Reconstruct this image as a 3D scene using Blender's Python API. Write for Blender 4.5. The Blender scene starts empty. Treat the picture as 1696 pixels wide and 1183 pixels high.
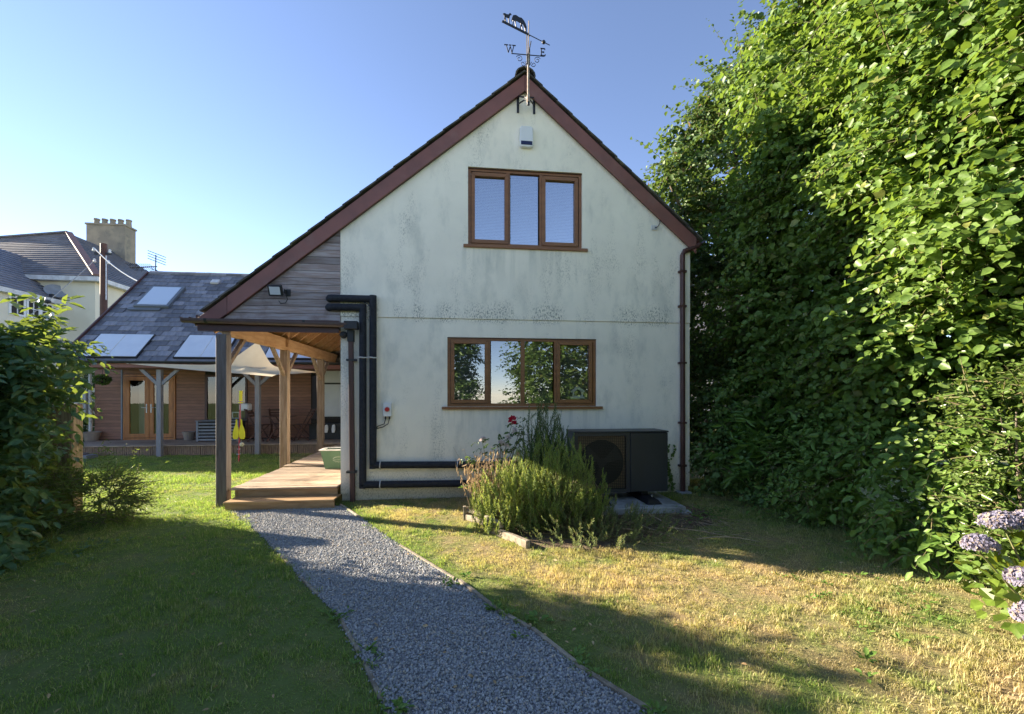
import bpy, bmesh, math, random
import numpy as np
from mathutils import Vector, Matrix
from mathutils.geometry import tessellate_polygon
R = math.radians
rnd = random.Random(7)
rng = np.random.default_rng(11)
S = bpy.context.scene
COL = S.collection

# ------------------------------------------------------------------ camera, sky, sun, exposure
cd = bpy.data.cameras.new("camera"); cam = bpy.data.objects.new("camera", cd); COL.objects.link(cam)
cam.location = (0, -6.8, 1.55); cam.rotation_euler = (R(90), 0, R(-6.55))
cd.sensor_fit = 'HORIZONTAL'; cd.sensor_width = 36; cd.lens = 740 / 1696 * 36
cd.shift_y = (655 - 591.5) / 1696
cd.clip_start = .05; cd.clip_end = 600
S.camera = cam
SUN_EL = R(19.5); SUN_DIR = Vector((-.91, .415, 0)).normalized()
w = bpy.data.worlds.new("World"); S.world = w; w.use_nodes = True
nt_ = w.node_tree; nt_.nodes.clear()
sky = nt_.nodes.new('ShaderNodeTexSky'); sky.sky_type = 'NISHITA'; sky.sun_disc = False
sky.sun_elevation = SUN_EL; sky.sun_rotation = math.atan2(SUN_DIR.x, SUN_DIR.y)
sky.altitude = 50; sky.air_density = .6; sky.dust_density = .0; sky.ozone_density = 3.2
bg = nt_.nodes.new('ShaderNodeBackground'); bg.inputs[1].default_value = .104
wo = nt_.nodes.new('ShaderNodeOutputWorld')
wb = nt_.nodes.new('ShaderNodeMix'); wb.data_type = 'RGBA'; wb.blend_type = 'MULTIPLY'; wb.inputs[0].default_value = 1; wb.inputs[7].default_value = (1.04, .81, .70, 1)
nt_.links.new(sky.outputs[0], wb.inputs[6]); nt_.links.new(wb.outputs[2], bg.inputs[0]); nt_.links.new(bg.outputs[0], wo.inputs[0])
sd = bpy.data.lights.new("sun", 'SUN'); sd.energy = 4.1; sd.angle = R(.55); sd.color = (1, .86, .66)
sun = bpy.data.objects.new("sun", sd); COL.objects.link(sun)
sv = Vector((SUN_DIR.x * math.cos(SUN_EL), SUN_DIR.y * math.cos(SUN_EL), math.sin(SUN_EL)))
sun.rotation_euler = sv.to_track_quat('Z', 'Y').to_euler(); sun.location = (-12, 4, 12)
S.view_settings.view_transform = 'Standard'; S.view_settings.look = 'None'
S.view_settings.exposure = 2.42; S.view_settings.gamma = 1
S.render.engine = 'CYCLES'
S.cycles.max_bounces = 8; S.cycles.transparent_max_bounces = 12

# ------------------------------------------------------------------ materials
class NB:
    def __init__(s, name):
        s.m = bpy.data.materials.new(name); s.m.use_nodes = True
        s.t = s.m.node_tree; s.t.nodes.clear()
        s.out = s.t.nodes.new('ShaderNodeOutputMaterial')
    def n(s, typ, ins=None, **kw):
        nd = s.t.nodes.new('ShaderNode' + typ)
        for k, v in kw.items(): setattr(nd, k, v)
        for k, v in (ins or {}).items():
            if hasattr(v, 'is_output') or isinstance(v, bpy.types.NodeSocket): s.t.links.new(v, nd.inputs[k])
            else: nd.inputs[k].default_value = v
        return nd
    def co(s, kind='Object', scale=(1, 1, 1)):
        if kind == 'Position': o = s.n('NewGeometry').outputs['Position']
        else: o = s.n('TexCoord').outputs[kind]
        return s.n('Mapping', {0: o, 3: scale}).outputs[0]
    def noise(s, vec, scale, detail=4, rough=.55, dist=0):
        return s.n('TexNoise', {'Vector': vec, 'Scale': scale, 'Detail': detail, 'Roughness': rough, 'Distortion': dist}).outputs[0]
    def ramp(s, f, lo, hi, a=0., b=1.):
        return s.n('MapRange', {0: f, 1: lo, 2: hi, 3: a, 4: b}, interpolation_type='SMOOTHSTEP').outputs[0]
    def mix(s, f, a, b, bt='MIX'):
        nd = s.t.nodes.new('ShaderNodeMix'); nd.data_type = 'RGBA'; nd.blend_type = bt
        for i, v in ((0, f), (6, a), (7, b)):
            if isinstance(v, bpy.types.NodeSocket): s.t.links.new(v, nd.inputs[i])
            else: nd.inputs[i].default_value = v if i == 0 else (tuple(v) + (1,) if len(v) == 3 else v)
        return nd.outputs[2]
    def math(s, op, a, b=0.):
        return s.n('Math', {0: a, 1: b}, operation=op).outputs[0]
    def done(s, sock): s.t.links.new(sock, s.out.inputs[0]); return s.m

def M(name, c1, c2=None, scale=6, st=(1, 1, 1), rough=.7, metal=0, bump=0, bscale=40, vary=0, lo=.35, hi=.65,
      spec=.4, c3=None, s3=2.0, detail=5, coords='Object'):
    b = NB(name); v = b.co(coords, st)
    col = None
    if c2:
        col = b.mix(b.ramp(b.noise(v, scale, detail), lo, hi), c1, c2)
    if c3:
        col = b.mix(b.ramp(b.noise(b.co(coords), s3, 5, .65), .5, .72), col or c1, c3)
    if vary:
        rn = b.n('ObjectInfo').outputs['Random']
        col = b.mix(1.0, col if col else c1, b.n('CombineColor', {i: b.ramp(rn, 0, 1, 1 - vary, 1 + vary * .6) for i in range(3)}).outputs[0], 'MULTIPLY')
    p = b.n('BsdfPrincipled', {'Roughness': rough, 'Metallic': metal, 'Specular IOR Level': spec})
    if isinstance(col, bpy.types.NodeSocket): b.t.links.new(col, p.inputs[0])
    else: p.inputs[0].default_value = tuple(c1) + (1,)
    if bump:
        bp = b.n('Bump', {'Strength': bump, 'Distance': .01, 'Height': b.noise(v, bscale, 5)})
        b.t.links.new(bp.outputs[0], p.inputs['Normal'])
    return b.done(p.outputs[0])

def leafmat(name, c1, c2, trans=(.25, .4, .03), tw=.35, rough=.45, yellow=None, ya=.0):
    b = NB(name)
    isl = b.n('NewGeometry').outputs['Random Per Island']; oi = b.n('ObjectInfo').outputs['Random']
    r = b.math('FRACT', b.math('ADD', isl, oi))
    big = b.ramp(b.noise(b.co('Position'), .9, 3), .35, .65)
    f = b.math('MULTIPLY', b.math('ADD', r, big), .5)
    col = b.mix(f, c1, c2)
    if yellow: col = b.mix(b.math('GREATER_THAN', b.math('FRACT', b.math('MULTIPLY', r, 7.31)), 1 - ya), col, yellow)
    col = b.mix(1.0, col, b.n('CombineColor', {q: b.ramp(b.noise(b.co('Position'), 38, 3, .6), .25, .75, .72, 1.25) for q in range(3)}).outputs[0], 'MULTIPLY')
    p = b.n('BsdfPrincipled', {0: col, 'Roughness': rough, 'Specular IOR Level': .28})
    tcol = b.mix(f, [x * .7 for x in trans], trans)
    t = b.n('BsdfTranslucent', {0: tcol})
    mx = b.n('MixShader', {0: tw, 1: p.outputs[0], 2: t.outputs[0]})
    return b.done(mx.outputs[0])

def glassmat(name, refl=.25, tint=(.9, .95, .93), rough=.0):
    b = NB(name)
    fr = b.n('Fresnel', {0: 1.5}).outputs[0]
    f = b.math('ADD', b.math('MULTIPLY', fr, 1.4), refl)
    f = b.n('Clamp', {0: f}).outputs[0]
    wob = b.n('Bump', {'Strength': .03, 'Distance': .004, 'Height': b.noise(b.co(), 3, 2)})
    g = b.n('BsdfGlossy', {0: (.95, .97, 1, 1), 1: rough, 'Normal': wob.outputs[0]})
    t = b.n('BsdfTransparent', {0: tuple(tint) + (1,)})
    return b.done(b.n('MixShader', {0: f, 1: t.outputs[0], 2: g.outputs[0]}).outputs[0])

def wallmat():
    b = NB('painted_render')
    v = b.co(); streak = b.co('Object', (3.2, 3.2, .55))
    z = b.n('SeparateXYZ', {0: b.n('TexCoord').outputs['Object']}).outputs[2]
    base = b.mix(b.ramp(b.noise(v, 1.1, 5, .6), .3, .72), (.94, .89, .76), (.87, .82, .7))
    base = b.mix(b.math('MULTIPLY', b.ramp(b.noise(b.co('Object', (1.3, 1.3, .8)), 1.5, 7, .68), .48, .74), .34), base, (.56, .57, .5))
    base = b.mix(b.math('MULTIPLY', b.ramp(b.noise(b.co('Object', (1, 1, .45)), 2.6, 6, .65), .49, .7), .42), base, (.46, .47, .42))
    up = b.ramp(z, 2.6, 2.72)
    xx = b.n('SeparateXYZ', {0: b.n('TexCoord').outputs['Object']}).outputs[0]
    def under(x0, x1, zt, zb):      # water runs below a sill
        m = b.math('MULTIPLY', b.math('MULTIPLY', b.ramp(xx, x0 - .06, x0 + .03), b.ramp(xx, x1 + .06, x1 - .03)), b.math('MULTIPLY', b.ramp(z, zb, zt), b.math('LESS_THAN', z, zt)))
        return b.math('MULTIPLY', m, b.ramp(b.noise(b.co('Object', (1, 1, .08)), 9, 3), .45, .65))
    base = b.mix(b.math('MULTIPLY', b.math('ADD', under(-.96, .96, 3.8, 2.95), under(-1.28, 1.2, 1.34, .8)), .3), base, (.4, .42, .37))
    speck = b.ramp(b.noise(b.co('Object', (1, 1, .6)), 55, 5, .8), .46, .66)
    patch = b.ramp(b.noise(b.co('Object', (1.6, 1.6, .6)), 1.25, 5, .62), .5, .7)
    abv = b.math('MULTIPLY', b.ramp(z, 3.05, 2.72), up)       # algae where water sits on the ledge
    abv = b.math('MULTIPLY', abv, b.ramp(b.noise(b.co('Object', (1, 1, .2)), 2.2, 3), .4, .6))
    bot = b.math('MULTIPLY', b.ramp(z, .6, .02), .8)
    f = b.math('MULTIPLY', speck, b.n('Clamp', {0: b.math('ADD', b.math('ADD', b.math('MULTIPLY', patch, .6), b.math('MULTIPLY', abv, 1.6)), bot)}).outputs[0])
    col = b.mix(f, base, (.085, .105, .09))
    col = b.mix(b.math('MULTIPLY', b.ramp(z, .45, -.02), .6), col, (.4, .36, .24))
    h = b.math('ADD', b.math('MULTIPLY', b.noise(v, 90, 4), .5), b.noise(v, 9, 4))
    bp = b.n('Bump', {'Strength': .35, 'Distance': .006, 'Height': h})
    p = b.n('BsdfPrincipled', {0: col, 'Roughness': .85, 'Normal': bp.outputs[0], 'Specular IOR Level': .25})
    return b.done(p.outputs[0])

def grass_colour(b, blade):
    pos = b.co('Position'); xyz = b.n('SeparateXYZ', {0: b.n('NewGeometry').outputs['Position']})
    X, Y = xyz.outputs[0], xyz.outputs[1]
    d = b.math('ADD', b.math('MULTIPLY', b.math('ADD', X, 1.67), .863), b.math('MULTIPLY', b.math('ADD', Y, .3), .506))
    right = b.math('MULTIPLY', b.ramp(d, .0, .35), b.ramp(d, 4.4, 1.9, .3, 1))
    n1 = b.noise(pos, .8, 5, .6); n2 = b.noise(pos, 3.5, 5, .65)
    k = b.math('ADD', b.math('MULTIPLY', n1, .55), b.math('MULTIPLY', n2, .45))
    dry = b.math('ADD', b.math('MULTIPLY', b.ramp(k, .36, .54), b.math('MULTIPLY', right, .68)), b.math('MULTIPLY', b.ramp(k, .48, .66), .42))
    dry = b.n('Clamp', {0: dry}).outputs[0]
    if blade:
        r = b.math('FRACT', b.math('ADD', b.n('NewGeometry').outputs['Random Per Island'], b.n('ObjectInfo').outputs['Random']))
        green = b.mix(r, (.16, .27, .055), (.31, .4, .11)); straw = b.mix(r, (.44, .34, .18), (.66, .54, .33))
        dry = b.n('Clamp', {0: b.math('ADD', dry, b.ramp(r, .78, .95, 0, .5))}).outputs[0]
    else:
        n3 = b.noise(pos, 40, 6, .7)
        green = b.mix(n3, (.07, .11, .03), (.2, .25, .07)); straw = b.mix(n3, (.16, .11, .06), (.42, .32, .17))
    return b.mix(dry, green, straw)
def grassmat(name, blade):
    b = NB(name); c = grass_colour(b, blade)
    p = b.n('BsdfPrincipled', {0: c, 'Roughness': .7 if blade else .95, 'Specular IOR Level': .25})
    if blade:
        t = b.n('BsdfTranslucent', {0: b.mix(1.0, c, (1.3, 1.35, .8), 'MULTIPLY')})
        return b.done(b.n('MixShader', {0: .45, 1: p.outputs[0], 2: t.outputs[0]}).outputs[0])
    bp = b.n('Bump', {'Strength': .8, 'Distance': .02, 'Height': b.noise(b.co('Position'), 30, 6, .7)})
    b.t.links.new(bp.outputs[0], p.inputs['Normal']); return b.done(p.outputs[0])

MT = dict(
    wall=wallmat(), lawn=grassmat('turf', False), blade=grassmat('grass_blade', True),
    barge=M('brown_barge', (.22, .09, .075), (.175, .075, .065), 3, rough=.5, bump=.1, bscale=30, vary=.1, c3=(.21, .11, .095)),
    tile=M('roof_tile', (.06, .058, .055), (.11, .1, .085), 8, rough=.85, bump=.4, vary=.25, c3=(.13, .13, .08)),
    under=M('roof_membrane', (.3, .13, .06), (.2, .08, .045), 9, rough=.8, bump=.6, bscale=14),
    clad=M('weathered_cladding', (.26, .2, .185), (.36, .32, .325), 3, (1.2, 6, 14), rough=.75, bump=.3, bscale=9, vary=.28, c3=(.18, .13, .12)),
    redclad=M('stained_cladding', (.3, .155, .105), (.23, .12, .085), 3, (1.2, 6, 14), rough=.6, bump=.3, bscale=9, vary=.14),
    upvc=M('oak_frame', (.27, .12, .045), (.215, .093, .035), 3, (1, 1, 6), rough=.38, bump=.06, bscale=20),
    orange=M('oak_door', (.42, .17, .045), (.33, .125, .035), 3, (6, 6, 1), rough=.4),
    darkbrown=M('brown_plastic', (.085, .038, .032), (.07, .032, .028), 4, rough=.42, vary=.1),
    gutter=M('grey_brown_gutter', (.115, .085, .09), (.08, .058, .06), 3, rough=.4),
    blackpl=M('black_plastic', (.022, .024, .028), (.03, .033, .038), 10, rough=.5),
    foam=M('black_pipe_foam', (.012, .014, .022), (.022, .025, .034), 18, rough=.75, bump=.35, bscale=60),
    bluepost=M('blue_grey_wood', (.19, .195, .225), (.25, .255, .28), 4, (8, 8, .8), rough=.7, bump=.3, bscale=10, vary=.1),
    post=M('grey_oak', (.16, .11, .075), (.235, .18, .14), 4, (8, 8, .8), rough=.75, bump=.35, bscale=10, vary=.15, c3=(.15, .105, .075)),
    paintpost=M('blue_grey_post', (.115, .095, .09), (.165, .145, .14), 4, (8, 8, .8), rough=.7, bump=.3, bscale=10, vary=.1),
    pine=M('fresh_pine', (.42, .26, .14), (.33, .19, .095), 3, (8, .9, 8), rough=.6, bump=.25, bscale=9, vary=.15, c3=(.28, .14, .06)),
    deck=M('deck_board', (.44, .35, .26), (.31, .23, .17), 5, (1, 10, 10), rough=.65, bump=.35, bscale=12, vary=.22, c3=(.2, .15, .11)),
    step=M('step_riser', (.42, .28, .15), (.32, .2, .1), 4, (1, 6, 6), rough=.6, bump=.25, bscale=9, vary=.1),
    batten=M('bamboo_batten', (.27, .19, .13), (.16, .11, .08), 9, (6, 6, 1), rough=.8, vary=.3),
    slate=M('roof_slate', (.15, .155, .18), (.21, .215, .24), 5, rough=.5, bump=.2, bscale=25, vary=.45, c3=(.27, .235, .22)),
    slatesun=M('slate_course', (.13, .125, .13), (.2, .19, .19), 2.2, (1, 1, 1), rough=.7, c3=(.24, .19, .17), s3=.8),  # slate copy with warm sunlight put into its colour, for the lit hip slope
    cream=M('cream_render', (.72, .68, .54), (.64, .6, .47), 1.2, rough=.85, bump=.2, bscale=30),
    chim=M('chimney_render', (.3, .26, .19), (.22, .195, .15), 1.4, rough=.9, bump=.3, bscale=8, c3=(.17, .16, .13)),
    terracotta=M('terracotta', (.3, .15, .1), (.22, .12, .09), 6, rough=.8),
    white=M('white_plastic', (.72, .74, .76), rough=.35), whitedirt=M('white_paint', (.65, .66, .66), (.5, .5, .5), 5, rough=.5),
    navy=M('navy_plastic', (.012, .02, .07), rough=.25),
    anth=M('anthracite_metal', (.022, .027, .034), (.027, .032, .04), 2, rough=.42, bump=.03),
    anthdark=M('dark_grille', (.010, .012, .015), rough=.5), dark=M('dark_interior', (.035, .033, .032), rough=.9),
    fin=M('copper_fins', (.3, .2, .11), (.15, .11, .07), 40, (1, 1, 30), rough=.5),
    room=M('room_wall', (.16, .14, .12), rough=.9),
    conc=M('concrete', (.42, .43, .44), (.3, .31, .32), 9, rough=.9, bump=.4, c3=(.2, .2, .18)),
    rubber=M('black_rubber', (.012, .012, .013), rough=.6),
    galv=M('galvanised_steel', (.45, .46, .47), (.32, .33, .34), 20, rough=.4, metal=.6),
    iron=M('black_iron', (.015, .018, .028), rough=.5), rust=M('pale_rusty_steel', (.42, .36, .3), (.28, .2, .15), 20, rough=.7),
    red=M('red_plastic', (.5, .025, .03), rough=.35), pinkred=M('red_pole', (.5, .06, .08), rough=.4),
    yellow=M('yellow_plastic', (.75, .68, .03), rough=.4), ball=M('ball_felt', (.62, .6, .45), rough=.9),
    blind=M('blind_slat', (.6, .64, .7), rough=.5), blinddark=M('dark_blind_slat', (.2, .19, .17), rough=.6),
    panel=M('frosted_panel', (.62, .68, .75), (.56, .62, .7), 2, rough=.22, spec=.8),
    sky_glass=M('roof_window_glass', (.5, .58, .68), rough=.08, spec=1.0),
    alu=M('grey_aluminium', (.16, .18, .2), rough=.45, metal=.3),
    green=M('green_tub', (.085, .16, .1), (.07, .135, .085), 4, rough=.5), marks=M('chalk_writing', (.55, .57, .5), rough=.8),
    sail=None, sleeper=M('weathered_sleeper', (.36, .31, .24), (.2, .17, .13), 6, (3, 3, 3), rough=.85, bump=.6, bscale=15, vary=.2),
    bark=M('bark', (.16, .13, .1), (.08, .065, .05), 8, (4, 4, 1), rough=.9, bump=.7, bscale=20),
    twig=M('dry_twig', (.42, .33, .22), (.25, .18, .12), 10, rough=.85), stem=M('green_stem', (.12, .15, .05), (.17, .13, .07), 6, rough=.7),
    soil=M('bare_soil', (.1, .07, .045), (.17, .125, .08), 14, rough=.95, bump=.9, bscale=30, coords='Position'),
    potclay=M('grey_pot', (.3, .25, .2), (.24, .2, .17), 6, rough=.85),
    fencewood=M('old_fence_wood', (.2, .15, .1), (.32, .25, .17), 4, (8, 8, .8), rough=.85, bump=.6, bscale=12, vary=.25),
    greypaint=M('grey_painted_slat', (.24, .27, .3), (.2, .22, .25), 4, rough=.6, vary=.1),
    reddark=M('dark_stained_wood', (.1, .045, .03), (.07, .03, .022), 4, rough=.6),
    rosered=leafmat('red_petal', (.45, .01, .03), (.6, .03, .07), (.6, .02, .05), .3), rosewhite=leafmat('white_petal', (.7, .62, .6), (.8, .72, .68), (.8, .7, .7), .3),
    glass=glassmat('window_glass', .16), glassup=glassmat('upper_window_glass', .42), glassdark=glassmat('far_window_glass', .03),
)
b = NB('sail_cloth'); c = b.mix(b.ramp(b.noise(b.co(), 5, 4), .3, .7), (.88, .76, .54), (.8, .68, .47))
p = b.n('BsdfPrincipled', {0: c, 'Roughness': .85, 'Normal': b.n('Bump', {'Strength': .5, 'Distance': .03, 'Height': b.noise(b.co('Object', (1, 3, 1)), 5, 4)}).outputs[0]})
MT['sail'] = b.done(b.n('MixShader', {0: .4, 1: p.outputs[0], 2: b.n('BsdfTranslucent', {0: (.75, .6, .4, 1)}).outputs[0]}).outputs[0])
def gravelmat(pebble):
    b = NB('pebble' if pebble else 'gravel_bed')
    if pebble:
        r = b.n('ObjectInfo').outputs['Random']
        c = b.mix(r, (.25, .26, .275), (.45, .46, .475)); c = b.mix(b.ramp(b.math('FRACT', b.math('MULTIPLY', r, 13.7)), .86, .93), c, (.48, .42, .35))
    else: c = b.mix(b.n('TexVoronoi', {'Vector': b.co('Position'), 'Scale': 75}).outputs[0], (.34, .35, .37), (.16, .165, .175))
    p = b.n('BsdfPrincipled', {0: c, 'Roughness': .75, 'Specular IOR Level': .35})
    if not pebble: b.t.links.new(b.n('Bump', {'Strength': 1, 'Distance': .01, 'Height': b.n('TexVoronoi', {'Vector': b.co('Position'), 'Scale': 75}).outputs[0]}).outputs[0], p.inputs['Normal'])
    return b.done(p.outputs[0])
MT['pebble'] = gravelmat(True); MT['gravel'] = gravelmat(False)
LM = dict(
    hazel=leafmat('hazel_leaf', (.075, .15, .03), (.15, .23, .05), (.27, .4, .05), .38, .4, (.22, .24, .07), .05),
    maple=leafmat('maple_leaf', (.06, .125, .04), (.115, .18, .055), (.17, .26, .04), .3, .45, (.2, .13, .06), .03),
    ivy=leafmat('ivy_leaf', (.075, .155, .04), (.135, .22, .055), (.15, .25, .04), .22, .4, (.17, .12, .04), .02),
    bramble=leafmat('bramble_leaf', (.1, .2, .04), (.17, .27, .06), (.2, .35, .04), .28, .42),
    laurel=leafmat('laurel_leaf', (.08, .17, .03), (.13, .24, .04), (.2, .34, .05), .25, .3),
    privet=leafmat('privet_leaf', (.08, .13, .03), (.13, .19, .05), (.28, .4, .06), .28, .22),
    shrub=leafmat('pinnate_leaf', (.055, .14, .075), (.11, .2, .09), (.34, .44, .06), .3, .34),
    fern=leafmat('feathery_leaf', (.06, .11, .03), (.12, .17, .04), (.3, .4, .06), .3, .6),
    rosemary=leafmat('rosemary_needle', (.13, .235, .06), (.25, .34, .095), (.5, .58, .12), .4, .6, (.3, .22, .1), .04),
    rosemary_dark=leafmat('rosemary_dark_needle', (.08, .15, .05), (.13, .2, .07), (.2, .28, .08), .25, .6),
    lavender=leafmat('grey_needle', (.13, .19, .07), (.22, .27, .1), (.34, .4, .12), .3, .7, (.32, .25, .15), .12),
    dried=leafmat('dried_leaf', (.3, .2, .11), (.45, .33, .2), (.5, .36, .2), .3, .8),
    hydr=leafmat('hydrangea_leaf', (.06, .12, .02), (.14, .2, .03), (.34, .38, .03), .35, .4, (.3, .26, .04), .08),
    petal=leafmat('mauve_petal', (.2, .2, .3), (.33, .3, .37), (.4, .34, .45), .3, .7, (.4, .32, .24), .25),
    petalpink=leafmat('pink_petal', (.33, .2, .32), (.42, .3, .38), (.5, .3, .5), .3, .7, (.5, .42, .38), .1),
    litter=leafmat('fallen_leaf', (.35, .22, .1), (.55, .42, .25), (.4, .3, .15), .2, .8),
)

# ------------------------------------------------------------------ builders
def put(o, parent=None, **pr):
    COL.objects.link(o)
    if parent: o.parent = parent
    for k, v in pr.items(): o[k] = v
    return o
def thing(name, label, cat, loc=(0, 0, 0), group=None, rz=0, parent=None):
    o = bpy.data.objects.new(name, None); o.location = loc; o.rotation_euler[2] = rz; o.empty_display_size = .1
    put(o, parent, label=label, category=cat)
    if group: o['group'] = group
    return o
class B:
    "collects geometry, world coordinates unless told otherwise"
    def __init__(s): s.v = []; s.f = []
    def add(s, vs, fs):
        n = len(s.v); s.v += [tuple(v) for v in vs]; s.f += [tuple(i + n for i in f) for f in fs]; return s
    def box(s, x0, y0, z0, x1, y1, z1):
        if x0 > x1: x0, x1 = x1, x0
        if y0 > y1: y0, y1 = y1, y0
        if z0 > z1: z0, z1 = z1, z0
        return s.add([(x0, y0, z0), (x1, y0, z0), (x1, y1, z0), (x0, y1, z0), (x0, y0, z1), (x1, y0, z1), (x1, y1, z1), (x0, y1, z1)],
                     [(0, 3, 2, 1), (4, 5, 6, 7), (0, 1, 5, 4), (1, 2, 6, 5), (2, 3, 7, 6), (3, 0, 4, 7)])
    def beam(s, p, q, w_, h, up=(0, 0, 1)):
        p, q = Vector(p), Vector(q); d = (q - p).normalized(); u = Vector(up)
        if abs(d.dot(u)) > .98: u = Vector((0, 1, 0))
        a = d.cross(u).normalized(); c = a.cross(d).normalized(); vs = []
        for e in (p, q):
            for i, j in ((-1, -1), (1, -1), (1, 1), (-1, 1)): vs.append(e + a * (w_ / 2 * i) + c * (h / 2 * j))
        return s.add(vs, [(0, 1, 2, 3), (7, 6, 5, 4), (0, 4, 5, 1), (1, 5, 6, 2), (2, 6, 7, 3), (3, 7, 4, 0)])
    def tube(s, pts, r, n=8, cap=True):
        pts = [Vector(p) for p in pts]; m = len(pts); rr = r if isinstance(r, (list, tuple)) else [r] * m
        vs = []; prev = None
        for i, p in enumerate(pts):
            d = (pts[min(i + 1, m - 1)] - pts[max(i - 1, 0)]).normalized()
            a = prev if prev is not None else (Vector((0, 0, 1)) if abs(d.z) < .9 else Vector((1, 0, 0)))
            a = (a - d * a.dot(d)).normalized(); prev = a; c = d.cross(a)
            for k in range(n):
                t = 2 * math.pi * k / n; vs.append(p + (a * math.cos(t) + c * math.sin(t)) * rr[i])
        fs = [(i * n + k, i * n + (k + 1) % n, (i + 1) * n + (k + 1) % n, (i + 1) * n + k) for i in range(m - 1) for k in range(n)]
        if cap: fs += [tuple(reversed(range(n))), tuple(range((m - 1) * n, m * n))]
        return s.add(vs, fs)
    def lathe(s, c, prof, n=20):
        "prof: (radius, z)"
        c = Vector(c); vs = []; m = len(prof)
        for r, z in prof:
            for k in range(n):
                t = 2 * math.pi * k / n; vs.append(c + Vector((r * math.cos(t), r * math.sin(t), z)))
        fs = [(i * n + k, i * n + (k + 1) % n, (i + 1) * n + (k + 1) % n, (i + 1) * n + k) for i in range(m - 1) for k in range(n)]
        return s.add(vs, fs + [tuple(reversed(range(n))), tuple(range((m - 1) * n, m * n))])
    def prism(s, poly, y0, y1, holes=()):
        "poly in (x, z), extruded along y"
        loops = [poly] + list(holes); flat = [p for l in loops for p in l]; n = len(flat)
        tris = tessellate_polygon([[Vector((a, b_, 0)) for a, b_ in l] for l in loops])
        vs = [(a, y0, b_) for a, b_ in flat] + [(a, y1, b_) for a, b_ in flat]
        fs = [tuple(t) for t in tris] + [tuple(reversed([i + n for i in t])) for t in tris]
        k = 0
        for l in loops:
            m = len(l)
            for i in range(m): a, c = k + i, k + (i + 1) % m; fs.append((a, c, c + n, a + n))
            k += m
        return s.add(vs, fs)
    def make(s, name, mat, parent=None, off=(0, 0, 0), bevel=0, smooth=False, **pr):
        me = bpy.data.meshes.new(name); ox, oy, oz = off
        me.from_pydata([(x - ox, y - oy, z - oz) for x, y, z in s.v], [], s.f)
        bm = bmesh.new(); bm.from_mesh(me); bmesh.ops.recalc_face_normals(bm, faces=bm.faces)
        if bevel: bmesh.ops.bevel(bm, geom=list(bm.edges), offset=bevel, segments=1, affect='EDGES', profile=.5)
        bm.to_mesh(me); bm.free(); me.materials.append(mat)
        if smooth:
            for pl in me.polygons: pl.use_smooth = True
        return put(bpy.data.objects.new(name, me), parent, **pr)
def npmesh(name, V, F, mat, parent=None, link=True, **pr):
    V = np.asarray(V, np.float32); F = np.asarray(F, np.int32); k = F.shape[1]
    me = bpy.data.meshes.new(name)
    me.vertices.add(len(V)); me.vertices.foreach_set('co', V.ravel())
    me.loops.add(F.size); me.loops.foreach_set('vertex_index', F.ravel())
    me.polygons.add(len(F)); me.polygons.foreach_set('loop_start', np.arange(0, F.size, k, dtype=np.int32))
    me.update(calc_edges=True); me.materials.append(mat)
    o = bpy.data.objects.new(name, me)
    if link: put(o, parent, **pr)
    return o
def nrm(a): return a / np.maximum(np.linalg.norm(a, axis=-1, keepdims=True), 1e-9)
SH = dict(  # leaf outlines (along, across, lift); left and right half share the midrib
    round=[(0, 0, 0), (.2, .33, .13), (.62, .42, .1), (1.04, 0, -.2)],
    oval=[(0, 0, 0), (.28, .23, .09), (.66, .21, .06), (1, 0, -.12)],
    lance=[(0, 0, 0), (.3, .11, .03), (.62, .1, .03), (1, 0, -.07)],
    needle=[(0, 0, 0), (.3, .05, .01), (.7, .05, .01), (1, 0, 0)])
def leaf_arrays(P, D, N, Sz, shape):
    D = nrm(D); side = nrm(np.cross(D, N)); N2 = np.cross(side, D)
    q = SH[shape]; pts = [q[0], q[1], q[2], q[3], (q[2][0], -q[2][1], q[2][2]), (q[1][0], -q[1][1], q[1][2])]
    V = np.stack([P + Sz[:, None] * (D * a + side * b_ + N2 * c_) for a, b_, c_ in pts], 1)
    n = len(P); base = np.arange(n)[:, None] * 6
    F = np.concatenate([base + [[0, 1, 2, 3]], base + [[0, 3, 4, 5]]], 1).reshape(-1, 4)
    return V.reshape(-1, 3), F
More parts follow.
